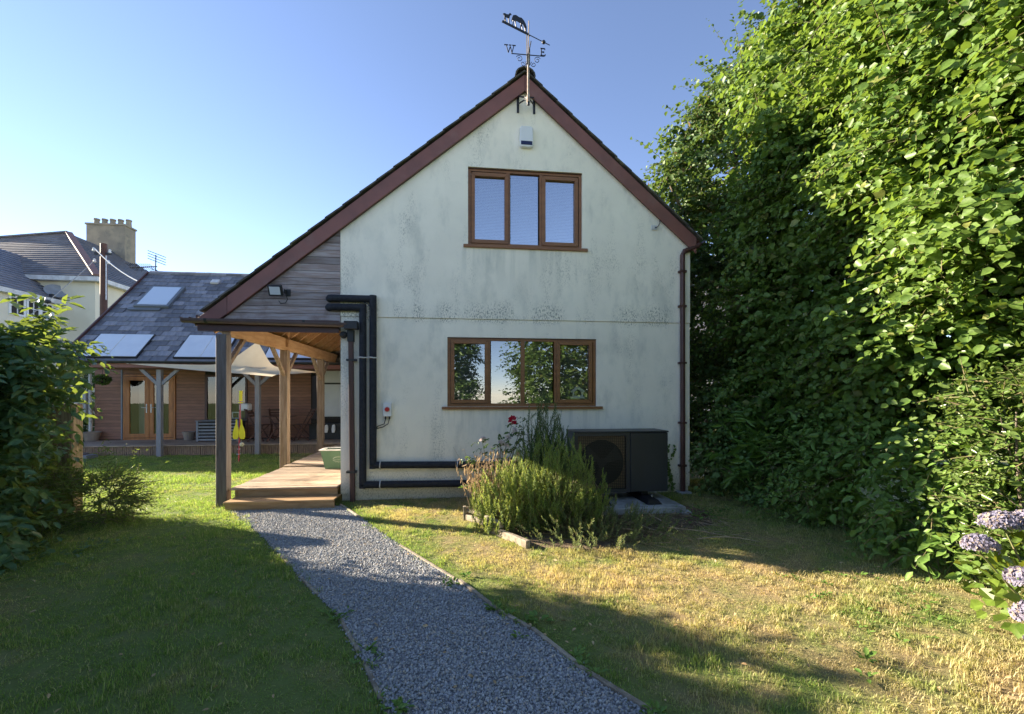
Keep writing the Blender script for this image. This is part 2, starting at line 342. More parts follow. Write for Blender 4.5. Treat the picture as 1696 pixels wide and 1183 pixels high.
def leaves(name, L, shape, mat, parent, single=0, **pr):
    "L = (P, D, N, size). The `single` leaves nearest the camera become objects of their own, the rest one mesh."
    P, D, N, Sz = L
    keep = np.ones(len(P), bool)
    if single:
        c = np.array(cam.location); d = P - c; f = d @ np.array([.114, .9935, 0])
        u = (d @ np.array([.9935, -.114, 0])) / f; v = d[:, 2] / f
        vis = (f > .3) & (np.abs(u) < 1.13) & (v < .87) & (v > -.7)
        sc = np.where(vis, Sz / np.linalg.norm(d, axis=1), 0); idx = np.argsort(-sc)[:single]; idx = idx[sc[idx] > 0]
        keep[idx] = False
        me = bpy.data.meshes.new('leaf'); q = SH[shape]
        pts = [q[0], q[1], q[2], q[3], (q[2][0], -q[2][1], q[2][2]), (q[1][0], -q[1][1], q[1][2])]
        me.from_pydata([(a, b_, c_) for a, b_, c_ in pts], [], [(0, 1, 2, 3), (0, 3, 4, 5)]); me.materials.append(mat)
        off = Vector(parent.location)
        for i in idx:
            x = Vector(nrm(D[i:i+1])[0]); y = Vector(N[i]).cross(x) * -1
            y = x.cross(Vector(N[i])).normalized(); z = y.cross(x)
            m = Matrix(((x.x, y.x, z.x), (x.y, y.y, z.y), (x.z, y.z, z.z))).to_4x4() @ Matrix.Scale(float(Sz[i]), 4)
            m.translation = Vector(P[i]) - off
            o = bpy.data.objects.new('leaf', me); o.matrix_local = m; put(o, parent); o.matrix_local = m
    V, F = leaf_arrays(P[keep], D[keep], N[keep], Sz[keep], shape)
    V = V - (np.array(parent.location) if parent else 0)
    return npmesh(name, V, F, mat, parent, kind='stuff', **pr)
def sprays(A, Dr, L, n, size, droop=.25, up=1.0, jit=.58, spread=.8):
    "m shoots, n alternate leaves along each; returns leaves and stems"
    m = len(A); L = np.broadcast_to(L, (m,)).astype(float); Dr = nrm(Dr)
    t = np.linspace(.12, 1, n)[None, :, None]
    Lb = L[:, None, None]; P = A[:, None, :] + Dr[:, None, :] * t * Lb; P[..., 2] -= (droop * Lb * t ** 2)[..., 0]
    sd_ = nrm(np.cross(Dr, np.array([0, 0, 1.]) + rng.normal(0, .25, (m, 3))))[:, None, :]
    sg = np.where(np.arange(n) % 2 == 0, 1, -1)[None, :, None]
    D = Dr[:, None, :] * .55 + sd_ * sg * spread + rng.normal(0, jit * .6, (m, n, 3)); D[..., 2] -= droop * .8
    N = np.array([-.25, -.05, up]) + rng.normal(0, jit, (m, n, 3)) + Dr[:, None, :] * .7
    Sz = size * rng.choice([.55, .8, 1.0, 1.25], (m, n)) * rng.uniform(.85, 1.2, (m, n)) * (1 - .35 * t[..., 0])
    return (P.reshape(-1, 3), D.reshape(-1, 3), N.reshape(-1, 3), Sz.reshape(-1))
def cat(*Ls): return tuple(np.concatenate([l[i] for l in Ls]) for i in range(4))
def stems(name, A, T, r, mat, parent, mid=None, **pr):
    "thin three-sided stems from A to T"
    A = np.asarray(A, float); T = np.asarray(T, float); d = nrm(T - A)
    a = nrm(np.cross(d, np.array([.3, .2, 1.]))); c = np.cross(d, a); n = len(A)
    mid = (A + T) / 2 if mid is None else mid
    rings = []
    for P, k in ((A, 1.), (mid, .8), (T, .35)):
        for j in range(3):
            th = 2.094 * j; rings.append(P + (a * math.cos(th) + c * math.sin(th)) * (r * k))
    V = np.stack(rings, 1); base = np.arange(n)[:, None] * 9
    q = []
    for i in (0, 3):
        for j in range(3): q.append([i + j, i + (j + 1) % 3, i + 3 + (j + 1) % 3, i + 3 + j])
    F = np.concatenate([base + [k] for k in q], 1).reshape(-1, 4)
    V = V.reshape(-1, 3) - (np.array(parent.location) if parent else 0)
    return npmesh(name, V, F, mat, parent, kind='stuff', **pr)
def lobes_surface(lobes, dens, lo=.72, hi=1.02, face=None, rough=0):
    "points near the skin of a union of ellipsoids, with outward directions"
    A = []; O = []
    for i, (cx, cy, cz, rx, ry, rz) in enumerate(lobes):
        n = int(dens * 4 * math.pi * ((rx * ry + ry * rz + rx * rz) / 3))
        d = nrm(rng.normal(0, 1, (n, 3))); k = rng.uniform(lo, hi, (n, 1))
        P = np.array([cx, cy, cz]) + d * k * np.array([rx, ry, rz]); o = nrm(d / np.array([rx, ry, rz]))
        ok = P[:, 2] > .05
        for j, (a, b_, c_, ra, rb, rc) in enumerate(lobes):
            if j != i: ok &= (((P - [a, b_, c_]) / [ra, rb, rc]) ** 2).sum(1) > .5
        if face is not None: ok &= (o @ np.array(face) > -.25) | (rng.random(n) < .3)
        if rough:      # boughs stand out and dark hollows open between them
            g = sum(np.sin(P @ (nrm(np.array(q)) * f_) + ph) * a_ for q, f_, ph, a_ in (((1, .4, .9), 6.5, .3, .4), ((-.5, 1, .7), 5.1, 1.9, .4), ((.3, -.8, 1), 9.7, 4.1, .3), ((.9, .9, -.5), 13.1, 2.2, .25)))
            P = P + o * (g * rough)[:, None]; ok &= (g > -.2) | (rng.random(n) < .1)
        A.append(P[ok]); O.append(o[ok])
    return np.concatenate(A), np.concatenate(O)
def limb(b_, p, q, r0, r1, bend=.15, n=5):
    p, q = Vector(p), Vector(q); L = (q - p).length; k = Vector((rnd.uniform(-1, 1), rnd.uniform(-1, 1), rnd.uniform(-.3, .3))) * bend * L
    pts = [p.lerp(q, t) + k * math.sin(math.pi * t) for t in [i / n for i in range(n + 1)]]
    b_.tube(pts, [r0 + (r1 - r0) * i / n for i in range(n + 1)], 7)
def scatter(name, pts, rots, scl, srcs, **pr):
    me = bpy.data.meshes.new(name); me.vertices.add(len(pts)); me.vertices.foreach_set('co', np.asarray(pts, np.float32).ravel())
    me.attributes.new('rot', 'FLOAT_VECTOR', 'POINT').data.foreach_set('vector', np.asarray(rots, np.float32).ravel())
    me.attributes.new('scl', 'FLOAT_VECTOR', 'POINT').data.foreach_set('vector', np.asarray(scl, np.float32).ravel())
    o = put(bpy.data.objects.new(name, me), None, **pr)
    c = bpy.data.collections.new(name + '_source')
    for q in srcs: c.objects.link(q)
    g = bpy.data.node_groups.new(name, 'GeometryNodeTree')
    g.interface.new_socket('Geometry', in_out='INPUT', socket_type='NodeSocketGeometry'); g.interface.new_socket('Geometry', in_out='OUTPUT', socket_type='NodeSocketGeometry')
    N = g.nodes.new; a = N('NodeGroupInput'); z = N('NodeGroupOutput'); ip = N('GeometryNodeInstanceOnPoints'); ci = N('GeometryNodeCollectionInfo')
    ci.inputs[0].default_value = c; ci.inputs['Separate Children'].default_value = True; ci.inputs['Reset Children'].default_value = True
    ip.inputs['Pick Instance'].default_value = True
    for nm, s_ in (('rot', 'Rotation'), ('scl', 'Scale')):
        na = N('GeometryNodeInputNamedAttribute'); na.data_type = 'FLOAT_VECTOR'; na.inputs[0].default_value = nm
        if s_ == 'Rotation':
            er = N('FunctionNodeEulerToRotation'); g.links.new(na.outputs[0], er.inputs[0]); g.links.new(er.outputs[0], ip.inputs[s_])
        else: g.links.new(na.outputs[0], ip.inputs[s_])
    g.links.new(a.outputs[0], ip.inputs['Points']); g.links.new(ci.outputs[0], ip.inputs['Instance']); g.links.new(ip.outputs[0], z.inputs[0])
    o.modifiers.new('scatter', 'NODES').node_group = g
    return o
def inpoly(P, poly):
    x, y = P[:, 0], P[:, 1]; c = np.zeros(len(P), bool); n = len(poly)
    for i in range(n):
        x1, y1 = poly[i]; x2, y2 = poly[(i + 1) % n]
        if y1 == y2: continue
        c ^= ((y1 > y) != (y2 > y)) & (x < (x2 - x1) * (y - y1) / (y2 - y1) + x1)
    return c
# ------------------------------------------------------------------ ground
def sheet(name, poly, z, mat, **pr):
    b_ = B(); b_.add([(x, y, z) for x, y in poly], [tuple(range(len(poly)))]); return b_.make(name, mat, None, **pr)
PATH_L = [(-3.12, -.42), (-2.93, -.6), (-2.5, -1.15), (-2.07, -1.75), (-1.7, -2.3), (-1.33, -2.86), (-.86, -3.54), (-.55, -4.14), (-.36, -4.57), (.1, -5.6), (.5, -7.5), (.7, -9.5)]
PATH_R = [(-1.66, -.3), (-1.21, -1.08), (-.63, -2.11), (-.02, -3.07), (.27, -3.62), (.46, -3.89), (.67, -4.31), (.92, -4.72), (1.45, -5.7), (1.9, -7.5), (2.1, -9.5)]
sheet('ground', [(-90, -70), (90, -70), (90, 110), (-90, 110)], 0, MT['lawn'], kind='structure')
pb = B()
nl = len(PATH_L)
pl_ = [(x, y, .004) for x, y in PATH_L + PATH_R[::-1]]
pb.add(pl_, [tuple(range(len(pl_)))]); pb.make('gravel_path', MT['gravel'], None, kind='structure')
BED = [(.3, -1.65), (.68, -2.3), (1.3, -2.45), (2.2, -2.1), (3.0, -1.75), (3.3, -1.2), (2.98, -.55), (1.4, -.4), (.35, -.4)]
sheet('flower_bed_soil', BED, .006, MT['soil'], kind='structure')

# ------------------------------------------------------------------ the cottage
H = thing('cottage', 'cream rendered two storey gable house with brown bargeboards and timber canopy', 'house', (1, 0, 0))
HO = (1, 0, 0)
AX, AZ = .97, 6.47; KL, KR = .819, .863
zl = lambda x: AZ - KL * (AX - x); zr = lambda x: AZ - KR * (x - AX)
LW = [(-.2, 1.38), (2.11, 1.38), (2.11, 2.43), (-.2, 2.43)]; UW = [(.11, 3.83), (1.88, 3.83), (1.88, 5.01), (.11, 5.01)]
B().prism([(-1.75, .1), (3.65, .1), (3.65, 2.7), (-1.75, 2.7)], 0, .25, [LW]).make('wall', MT['wall'], H, HO)
B().prism([(-1.75, 2.709), (3.65, 2.709), (3.65, zr(3.65) - .1), (AX, AZ - .12), (-1.75, zl(-1.75) - .1)], -.014, .25, [UW]).make('wall', MT['wall'], H, HO)
B().box(-1.74, .012, 2.69, 3.64, .2, 2.72).make('ledge_gap', MT['wall'], H, HO)
B().box(-1.735, .022, -.2, 3.635, .25, .1).make('plinth', MT['wall'], H, HO)
B().box(-1.75, .25, -.2, -1.5, 6, 4.1).make('wall', MT['wall'], H, HO)
B().box(3.4, .25, -.2, 3.65, 6, 4.05).make('wall', MT['wall'], H, HO)
B().prism([(-1.75, -.2), (3.65, -.2), (3.65, 4.05), (AX, 6.35), (-1.75, 4.1)], 6.0, 6.2).make('wall', MT['wall'], H, HO)
def room(x0, x1, z0, z1):
    b_ = B(); y0, y1 = .252, 3.2
    b_.box(x0 - .02, y0, z0, x0, y1, z1).box(x1, y0, z0, x1 + .02, y1, z1).box(x0, y1, z0, x1, y1 + .02, z1).box(x0, y0, z0 - .02, x1, y1, z0).box(x0, y0, z1, x1, y1, z1 + .02)
    b_.make('room', MT['room'], H, HO)
room(-1.4, 3.3, .5, 2.64); room(-.3, 2.3, 3.4, 5.05)
# roof, verge and ridge
def slope(side):
    b_ = B()
    if side < 0: poly = [(-3.72, zl(-3.72) - .03), (AX, AZ - .03), (AX, AZ - .1), (-3.72, zl(-3.72) - .1)]
    else: poly = [(AX, AZ - .03), (3.76, zr(3.76) - .03), (3.76, zr(3.76) - .1), (AX, AZ - .1)]
    b_.prism(poly, -.04, 6.25).make('roof', MT['tile'], H, HO)
slope(-1); slope(1)
for side, xe, K in ((-1, -3.76, KL), (1, 3.8, KR)):
    L = math.hypot(xe - AX, (xe - AX) * K); n = int(L / .31); dx = (xe - AX) / L; dz = -abs(K * (xe - AX)) / L
    for i in range(n):
        for yy, y2 in ((-.115, .2), (.205, .52)):
            a, c = .31 * i + .01, .31 * (i + 1) + .03; o1, o2 = .008 + rnd.uniform(-.002, .002), .02 + rnd.uniform(-.003, .003)
            nx, nz = -dz * (1 if side > 0 else -1), abs(dx)
            pts = [(AX + dx * a + nx * (o1 - .022), AZ + dz * a + nz * (o1 - .022)), (AX + dx * c + nx * (o2 - .022), AZ + dz * c + nz * (o2 - .022)),
                   (AX + dx * c + nx * o2, AZ + dz * c + nz * o2), (AX + dx * a + nx * o1, AZ + dz * a + nz * o1)]
            B().prism(pts, yy, y2).make('roof_tile', MT['tile'], H, HO)
for i in range(13):
    y = -.13 + .47 * i; b_ = B(); vs = []
    for e in (y, y + .46):
        for r_ in (.15, .132):
            for k in range(9):
                t = math.pi * (k / 8) ; vs.append((AX + math.cos(t) * r_ * 1.05, e, AZ - .09 + math.sin(t) * r_ * .92))
    fs = []
    for k in range(8): fs += [(k, k + 1, k + 19, k + 18), (9 + k, 27 + k, 28 + k, 10 + k), (k, 9 + k, 10 + k, k + 1), (18 + k, 19 + k, 28 + k, 27 + k)]
    b_.add(vs, fs + [(0, 18, 27, 9), (8, 17, 35, 26)]).make('ridge_tile', MT['tile'], H, HO)
BG = .045; BW = .245
def barge(x0, x1, f, top=None, y=-.08):
    pts = [(x0, f(x0) - BG), (x1, f(x1) - BG), (x1, f(x1) - BG - BW), (x0, f(x0) - BG - BW)]
    return pts
B().prism([(-3.70, 2.635), (-3.70, zl(-3.7) - BG), (-3.275, zl(-3.275) - BG), (-3.275, zl(-3.275) - BG - BW), (-3.365, 2.635)], -.085, -.06).make('bargeboard', MT['barge'], H, HO, .002)
B().prism(barge(-3.271, AX - .003, zl), -.085, -.06).make('bargeboard', MT['barge'], H, HO, .002)
B().prism(barge(AX + .003, 3.72, zr), -.085, -.06).make('bargeboard', MT['barge'], H, HO, .002)
B().prism([(-3.6, zl(-3.6) - .11), (AX, AZ - .11), (AX, AZ - .29), (-3.4, zl(-3.4) - .29)], -.055, -.0195).make('soffit_shadow_strip', MT['darkbrown'], H, HO)  # dark strip set in as the shadow line inside the bargeboard
B().prism([(AX, AZ - .11), (3.7, zr(3.7) - .11), (3.64, zr(3.64) - .27), (AX, AZ - .27)], -.055, -.0195).make('soffit_shadow_strip', MT['darkbrown'], H, HO)  # same dark shadow line, right slope
# weathered cladding over the canopy
B().prism([(-3.4, 2.5), (-1.752, 2.5), (-1.752, zl(-1.75) - .2), (-3.4, zl(-3.4) - .2)], .004, .03).make('cladding_backing', MT['dark'], H, HO)
z = 2.53
while z < 4.08:
    h = .104; xl = lambda q: max(-3.46, AX - (AZ - .17 - q) / KL); j = rnd.uniform(-.004, .003)
    a, c = xl(z), xl(z + h - .006)
    if a < -1.8: B().prism([(a, z), (-1.753, z), (-1.753, z + h - .006), (min(c, -1.76), z + h - .006)], -.018 + j, .003).make('cladding_board', MT['clad'], H, HO)
    z += h
# windows
def ring(b_, x0, x1, z0, z1, t, y0, y1):
    return b_.prism([(x0, z0), (x1, z0), (x1, z1), (x0, z1)], y0, y1, [[(x0 + t, z0 + t), (x1 - t, z0 + t), (x1 - t, z1 - t), (x0 + t, z1 - t)]])
def window(x0, x1, z0, z1, lights, sill, gm, bm_, name='window'):
    W = bpy.data.objects.new(name, None); W.location = ((x0 + x1) / 2 - 1, .05, z0); put(W, H); o = ((x0 + x1) / 2, .05, z0)
    f = B(); ring(f, x0, x1, z0, z1, .045, .028, .095)
    for a, c, d, e, op in lights[:-1]: pass
    for i in range(len(lights) - 1):
        m = (lights[i][1] + lights[i + 1][0]) / 2; f.box(m - .03, .03, z0 + .045, m + .03, .093, z1 - .045)
    f.make('frame', MT['upvc'], W, o)
    B().box(x0, .012, z1 - .012, x1, .027, z1 + .004).make('head_trim', MT['darkbrown'], W, o)
    B().box(sill[0], -.05, sill[2], sill[1], .09, sill[3]).make('sill', MT['upvc'], W, o, .004)
    for a, c, d, e, op in lights:
        if op:
            s_ = B(); t = .055; L_, R_, D_, U_ = a - t, c + t, d - t, e + t
            for q in ([(L_, D_), (R_, D_), (c, d), (a, d)], [(R_, D_), (R_, U_), (c, e), (c, d)], [(R_, U_), (L_, U_), (a, e), (c, e)], [(L_, U_), (L_, D_), (a, d), (a, e)]):
                k = .0012; cx = sum(p[0] for p in q) / 4; cz = sum(p[1] for p in q) / 4
                q = [(cx + (p[0] - cx) * (1 - k * 3), cz + (p[1] - cz) * (1 - k * 3)) for p in q]
                s_.prism(q, .008, .05)
            s_.make('sash', MT['upvc'], W, o, .002)
        g = B().box(a - .01, .052, d - .01, c + .01, .056, e + .01)
        g = B().add([(a - .012, .054, d - .012), (c + .012, .054, d - .012), (c + .012, .054, e + .012), (a - .012, .054, e + .012)], [(0, 1, 2, 3)]).make('pane', gm, W, o)
        s_ = B(); zz = d - .01
        while zz < e:
            s_.add([(a - .01, .118, zz), (c + .01, .118, zz), (c + .01, .136, zz + .019), (a - .01, .136, zz + .019)], [(0, 1, 2, 3)]); zz += .0235
        s_.make('blind', bm_, W, o, kind='stuff')
    return W
window(.11, 1.88, 3.83, 5.01, [(.215, .67, 3.925, 4.89, True), (.775, 1.18, 3.885, 4.93, False), (1.305, 1.765, 3.925, 4.89, True)], (.04, 1.96, 3.785, 3.828), MT['glassup'], MT['blind'])
window(-.2, 2.11, 1.38, 2.43, [(-.095, .365, 1.485, 2.335, True), (.475, .915, 1.435, 2.375, False), (.985, 1.415, 1.435, 2.375, False), (1.535, 1.995, 1.485, 2.335, True)], (-.28, 2.2, 1.338, 1.378), MT['glass'], MT['blinddark'])
# small white birdhouse on the inner sill
bh = thing('ornamental_birdhouse', 'small white house shaped lantern behind the ground floor window', 'ornament', (1.83, .12, 1.5))
BO = (1.83, .12, 1.5)
B().box(1.72, .078, 1.5, 1.95, .112, 1.53).make('base', MT['white'], bh, BO)
B().prism([(1.75, 1.53), (1.92, 1.53), (1.92, 1.61), (1.835, 1.68), (1.75, 1.61)], .085, .108, [[(1.775, 1.545), (1.895, 1.545), (1.895, 1.6), (1.835, 1.65), (1.775, 1.6)]]).make('wall', MT['white'], bh, BO)
B().beam((1.73, .096, 1.6), (1.835, .096, 1.69), .03, .012, (0, 1, 0)).beam((1.94, .096, 1.6), (1.835, .096, 1.69), .03, .012, (0, 1, 0)).make('roof', MT['white'], bh, BO)
# gutters and downpipes
def trough(b_, p, q, r, n=8):
    p, q = Vector(p), Vector(q); d = (q - p).normalized(); a = d.cross(Vector((0, 0, 1))).normalized(); vs = []
    for e in (p, q):
        for rr in (r, r - .005):
            for k in range(n + 1):
                t = math.pi + math.pi * k / n; vs.append(e + a * math.cos(t) * rr + Vector((0, 0, math.sin(t) * rr)))
    m = n + 1; fs = []
    for k in range(n): fs += [(k, k + 1, k + 1 + 2 * m, k + 2 * m), (m + k, 3 * m + k, 3 * m + k + 1, m + k + 1), (k, m + k, m + k + 1, k + 1), (2 * m + k, 2 * m + k + 1, 3 * m + k + 1, 3 * m + k)]
    fs += [(0, 2 * m, 3 * m, m), (n, m + n, 3 * m + n, 2 * m + n)]
    return b_.add(vs, fs)
trough(B(), (-3.82, -.15, 2.615), (-1.62, -.15, 2.585), .06).make('gutter', MT['gutter'], H, HO, smooth=False)
for x in (-3.5, -2.2):
    trough(B(), (x - .018, -.15, 2.612), (x + .018, -.15, 2.612), .066).make('gutter_bracket', MT['blackpl'], H, HO)
B().box(-3.66, -.088, 2.455, -1.752, -.06, 2.632).make('fascia', MT['darkbrown'], H, HO)
B().box(-3.70, -.055, 2.54, -3.675, 5.8, 2.68).make('fascia', MT['darkbrown'], H, HO)
trough(B(), (-3.765, -.2, 2.63), (-3.765, 5.8, 2.6), .06).make('gutter', MT['darkbrown'], H, HO)
trough(B(), (3.80, -.1, 4.02), (3.80, 6.2, 4.0), .06).make('gutter', MT['darkbrown'], H, HO)
b_ = B(); b_.box(-1.66, -.2, 2.5, -1.47, -.09, 2.615); b_.box(-1.635, -.1, 2.33, -1.545, -.02, 2.5); b_.make('gutter_outlet', MT['blackpl'], H, HO, .006)
D = B().beam((-1.59, -.06, 2.34), (-1.565, -.06, 0), .066, .066, (0, 1, 0)).make('downpipe', MT['darkbrown'], H, HO, .004)
for z in (2.05, .42): B().box(-1.65, -.1, z, -1.51, -.018, z + .03).make('pipe_clip', MT['blackpl'], D, HO)
D = B().tube([(3.79, -.06, 3.97), (3.76, -.06, 3.93), (3.53, -.06, 3.84), (3.5, -.06, 3.78), (3.505, -.06, .03)], .038, 10).make('downpipe', MT['darkbrown'], H, HO)
for z in (3.5, 2.95, 2.05, 1.1, .42):
    B().box(3.44, -.075, z, 3.565, -.018, z + .03).box(3.46, -.105, z, 3.545, -.07, z + .03).make('pipe_clip', MT['darkbrown'], D, HO)
B().box(3.4, -.16, 0, 3.6, .0, .03).make('drain_cover', MT['conc'], H, HO)
# canopy frame
for i, (y, m) in enumerate(((-.12, 'paintpost'), (2.08, 'post'), (4.25, 'post'))):
    P_ = B().box(-3.37, y - .07, -.05, -3.23, y + .07, 2.4).make('canopy_post', MT[m], H, HO, .006)
    for s_ in ((1,) if i == 0 else (-1, 1)):
        B().beam((-3.3, y + s_ * .05, 1.93), (-3.3, y + s_ * .6, 2.42), .06, .06, (1, 0, 0)).make('brace', MT['post'], P_, HO, .003)
B().box(-3.36, -.055, 2.4, -3.24, 5.8, 2.62).make('canopy_beam', MT['pine'], H, HO, .005)
B().box(-3.40, 2.22, 2.63, -3.3, 2.34, 2.78).make('joint_block', MT['pine'], H, HO, .004)
B().box(-3.238, 1.95, 2.45, -3.19, 2.05, 2.6).make('joint_block', MT['pine'], H, HO, .004)
zu = lambda x: zl(x) - .1
for k in range(13):
    y = .25 + k * .45
    B().beam((-3.64, y, zu(-3.64) - .075), (-1.76, y, zu(-1.76) - .075), .045, .14, (0, 0, 1)).make('rafter', MT['pine'], H, HO)
B().prism([(-3.66, zu(-3.66) - .006), (-1.752, zu(-1.752) - .006), (-1.752, zu(-1.752) - .014), (-3.66, zu(-3.66) - .014)], .04, 5.9).make('canopy_lining', MT['under'], H, HO)
# timber decking
DK = thing('timber_deck', 'low sunlit timber deck with one broad step under the canopy', 'deck', (-2.5, 2, 0)); DO = (-2.5, 2, 0)
y = -.17
while y < 1.7:
    B().box(-3.2 + rnd.uniform(-.006, .006), y, .225, -1.757, y + .114, .25 + rnd.uniform(-.0015, .0015)).make('plank', MT['deck'], DK, DO, .003); y += .125
y = 1.745
while y < 5.5:
    B().box(-3.2 + rnd.uniform(-.006, .006), y, .245, -1.757, y + .114, .27 + rnd.uniform(-.0015, .0015)).make('plank', MT['deck'], DK, DO, .003); y += .125
B().box(-3.1, -.14, .131, -1.76, -.11, .223).make('riser', MT['step'], DK, DO)
B().box(-3.12, -.45, -.03, -1.72, -.42, .105).make('riser', MT['step'], DK, DO)
for k in range(3): B().box(-3.13, -.475 + k * .122, .106, -1.72, -.475 + k * .122 + .117, .13).make('plank', MT['step'], DK, DO, .003)
B().box(-3.16, -.1, -.02, -3.12, 5.5, .222).make('edge_joist', MT['step'], DK, DO)
B().box(-3.0, .6, -.02, -2.95, 5.5, .222).make('edge_joist', MT['step'], DK, DO)

# ------------------------------------------------------------------ things on the gable
def lay(name, mat, parent, off, **k): pass
A_ = thing('alarm_box', 'white burglar alarm box with dark blue band high on the gable', 'alarm', (.995, -.05, 5.48)); o = (.995, -.05, 5.48)
B().prism([(.89, 5.36), (.92, 5.33), (1.07, 5.33), (1.1, 5.36), (1.095, 5.62), (1.07, 5.645), (.92, 5.645), (.895, 5.62)], -.085, -.014).make('case', MT['white'], A_, o, .01)
B().box(.908, -.09, 5.355, 1.083, -.07, 5.415).make('lens_band', MT['navy'], A_, o, .004)
C_ = thing('security_camera', 'small round black security camera on the wall corner beside the gutter outlet', 'camera', (-1.69, -.04, 2.41)); o = (-1.69, -.04, 2.41)
B().lathe((-1.69, -.03, 2.44), [(.045, -.03), (.055, 0), (.045, .03)], 14).make('base', MT['gutter'], C_, o, smooth=True)
b_ = B(); pr = [(.001, -.056), (.03, -.048), (.05, -.02), (.056, .0), (.05, .02), (.03, .045), (.001, .05)]
b_.lathe((-1.69, -.075, 2.43), pr, 16).make('housing', MT['blackpl'], C_, o, smooth=True)
B().tube([(-1.69, -.125, 2.43), (-1.69, -.14, 2.43)], .022, 12).make('lens', MT['anthdark'], C_, o)
F_ = thing('floodlight', 'small black floodlight with grey lamp glass on weathered boards above the canopy', 'light', (-2.59, -.1, 3.05)); o = (-2.59, -.1, 3.05)
b_ = B(); b_.beam((-2.69, -.16, 3.03), (-2.50, -.16, 3.03), .15, .045, (0, -.75, -.35)); b_.make('housing', MT['blackpl'], F_, o, .006)
B().beam((-2.665, -.1835, 3.02), (-2.525, -.1835, 3.02), .11, .006, (0, -.75, -.35)).make('lamp_glass', MT['panel'], F_, o)
B().box(-2.5, -.12, 3.0, -2.485, -.02, 3.06).box(-2.5, -.03, 2.98, -2.44, -.018, 3.08).make('bracket', MT['blackpl'], F_, o)
B().tube([(-2.5, -.04, 3.0), (-2.47, -.06, 2.93), (-2.5, -.05, 2.88), (-2.57, -.05, 2.87), (-2.6, -.03, 2.91)], .006, 5).make('cable', MT['blackpl'], F_, o)
I_ = thing('isolator_switch', 'grey electrical isolator box with round red switch beside the black pipes', 'switch', (-1.07, -.04, 1.34)); o = (-1.07, -.04, 1.34)
B().box(-1.13, -.08, 1.24, -1.012, 0, 1.44).make('box', MT['white'], I_, o, .006)
B().tube([(-1.07, -.08, 1.345), (-1.07, -.09, 1.345)], .042, 20).make('collar', MT['whitedirt'], I_, o)
B().tube([(-1.07, -.0905, 1.345), (-1.07, -.108, 1.345)], .032, 20).make('knob', MT['red'], I_, o)
B().box(-1.075, -.118, 1.318, -1.065, -.108, 1.372).make('knob_grip', MT['red'], I_, o)
for x, q in ((-1.1, -.05), (-1.045, .0)):
    B().tube([(x, -.045, 1.245), (x, -.045, 1.2)], .013, 8).make('cable_gland', MT['blackpl'], I_, o)
    B().tube([(x, -.045, 1.2), (x - .02, -.05, 1.13), (x - .09 + q * .2, -.05, 1.085 - q * .3), (-1.27, -.05, 1.05)], .007, 6).make('cable', MT['blackpl'], I_, o)
def pipe(label, pts, clips):
    T = thing('insulated_pipe', label, 'pipe', (pts[1][0], -.065, 0), 'insulated pipes up the gable wall'); o = (pts[1][0], -.065, 0)
    b_ = B(); r = .052
    (xa, za), (xb, zb), (xc, zc), (xd, zd) = pts
    b_.tube([(xa - .035, -.02, za), (xa - .02, -.045, za), (xa + .03, -.072, za), (xb + .036, -.072, zb)], [.05, .056, r, r], 14)
    b_.tube([(xb, -.072, zb + .05), (xc, -.072, zc - .05)], r, 14); b_.tube([(xc - .036, -.072, zc), (xd, -.072, zd)], r, 14)
    b_.make('foam_lagging', MT['foam'], T, o, smooth=False)
    for a, c, v in clips:
        if v: B().tube([(a - .065, -.085, c), (a - .03, -.128, c + .004), (a + .02, -.128, c - .003), (a + .065, -.08, c)], .009, 6).make('cable_tie', MT['whitedirt'], T, o)
        else: B().tube([(a, -.075, c + .062), (a + .002, -.128, c + .02), (a - .002, -.128, c - .02), (a, -.08, c - .062)], .008, 6).make('cable_tie', MT['whitedirt'], T, o)
    for zz in (2.42, 2.28, 1.9, 1.2): B().tube([(xb, -.072, zz), (xb, -.072, zz + .004)], r + .0015, 14).make('tape_band', MT['blackpl'], T, o)
    return T
T1 = pipe('outer black lagged pipe, the right one of the pair against the wall', [(-1.87, 2.96), (-1.275, 2.96), (-1.275, .53), (1.7, .49)], [(-1.275, 2.1, 1), (-1.17, .528, 0), (-.05, .51, 0)])
T2 = pipe('inner black lagged pipe, the left one of the pair against the wall', [(-1.88, 2.83), (-1.42, 2.83), (-1.42, .245), (1.7, .215)], [(-1.42, 2.1, 1), (-1.17, .243, 0)])
B().tube([(-1.4, -.11, 2.9), (-1.34, -.12, 2.88), (-1.3, -.13, 2.82), (-1.29, -.13, 2.7)], .008, 6).make('cable', MT['blackpl'], T1, (-1.275, -.065, 0))
K_ = thing('wall_socket_cable', 'small white junction box with loose black cable high beside the right bargeboard', 'cable', (3.05, 0, 4.2)); o = (3.05, 0, 4.2)
B().box(3.0, -.03, 4.17, 3.09, -.013, 4.24).make('box', MT['whitedirt'], K_, o, .003)
B().tube([(3.05, -.04, 4.2), (3.09, -.06, 4.21), (3.13, -.05, 4.27), (3.12, -.05, 4.35), (3.16, -.05, 4.44)], .007, 5).make('cable', MT['blackpl'], K_, o)

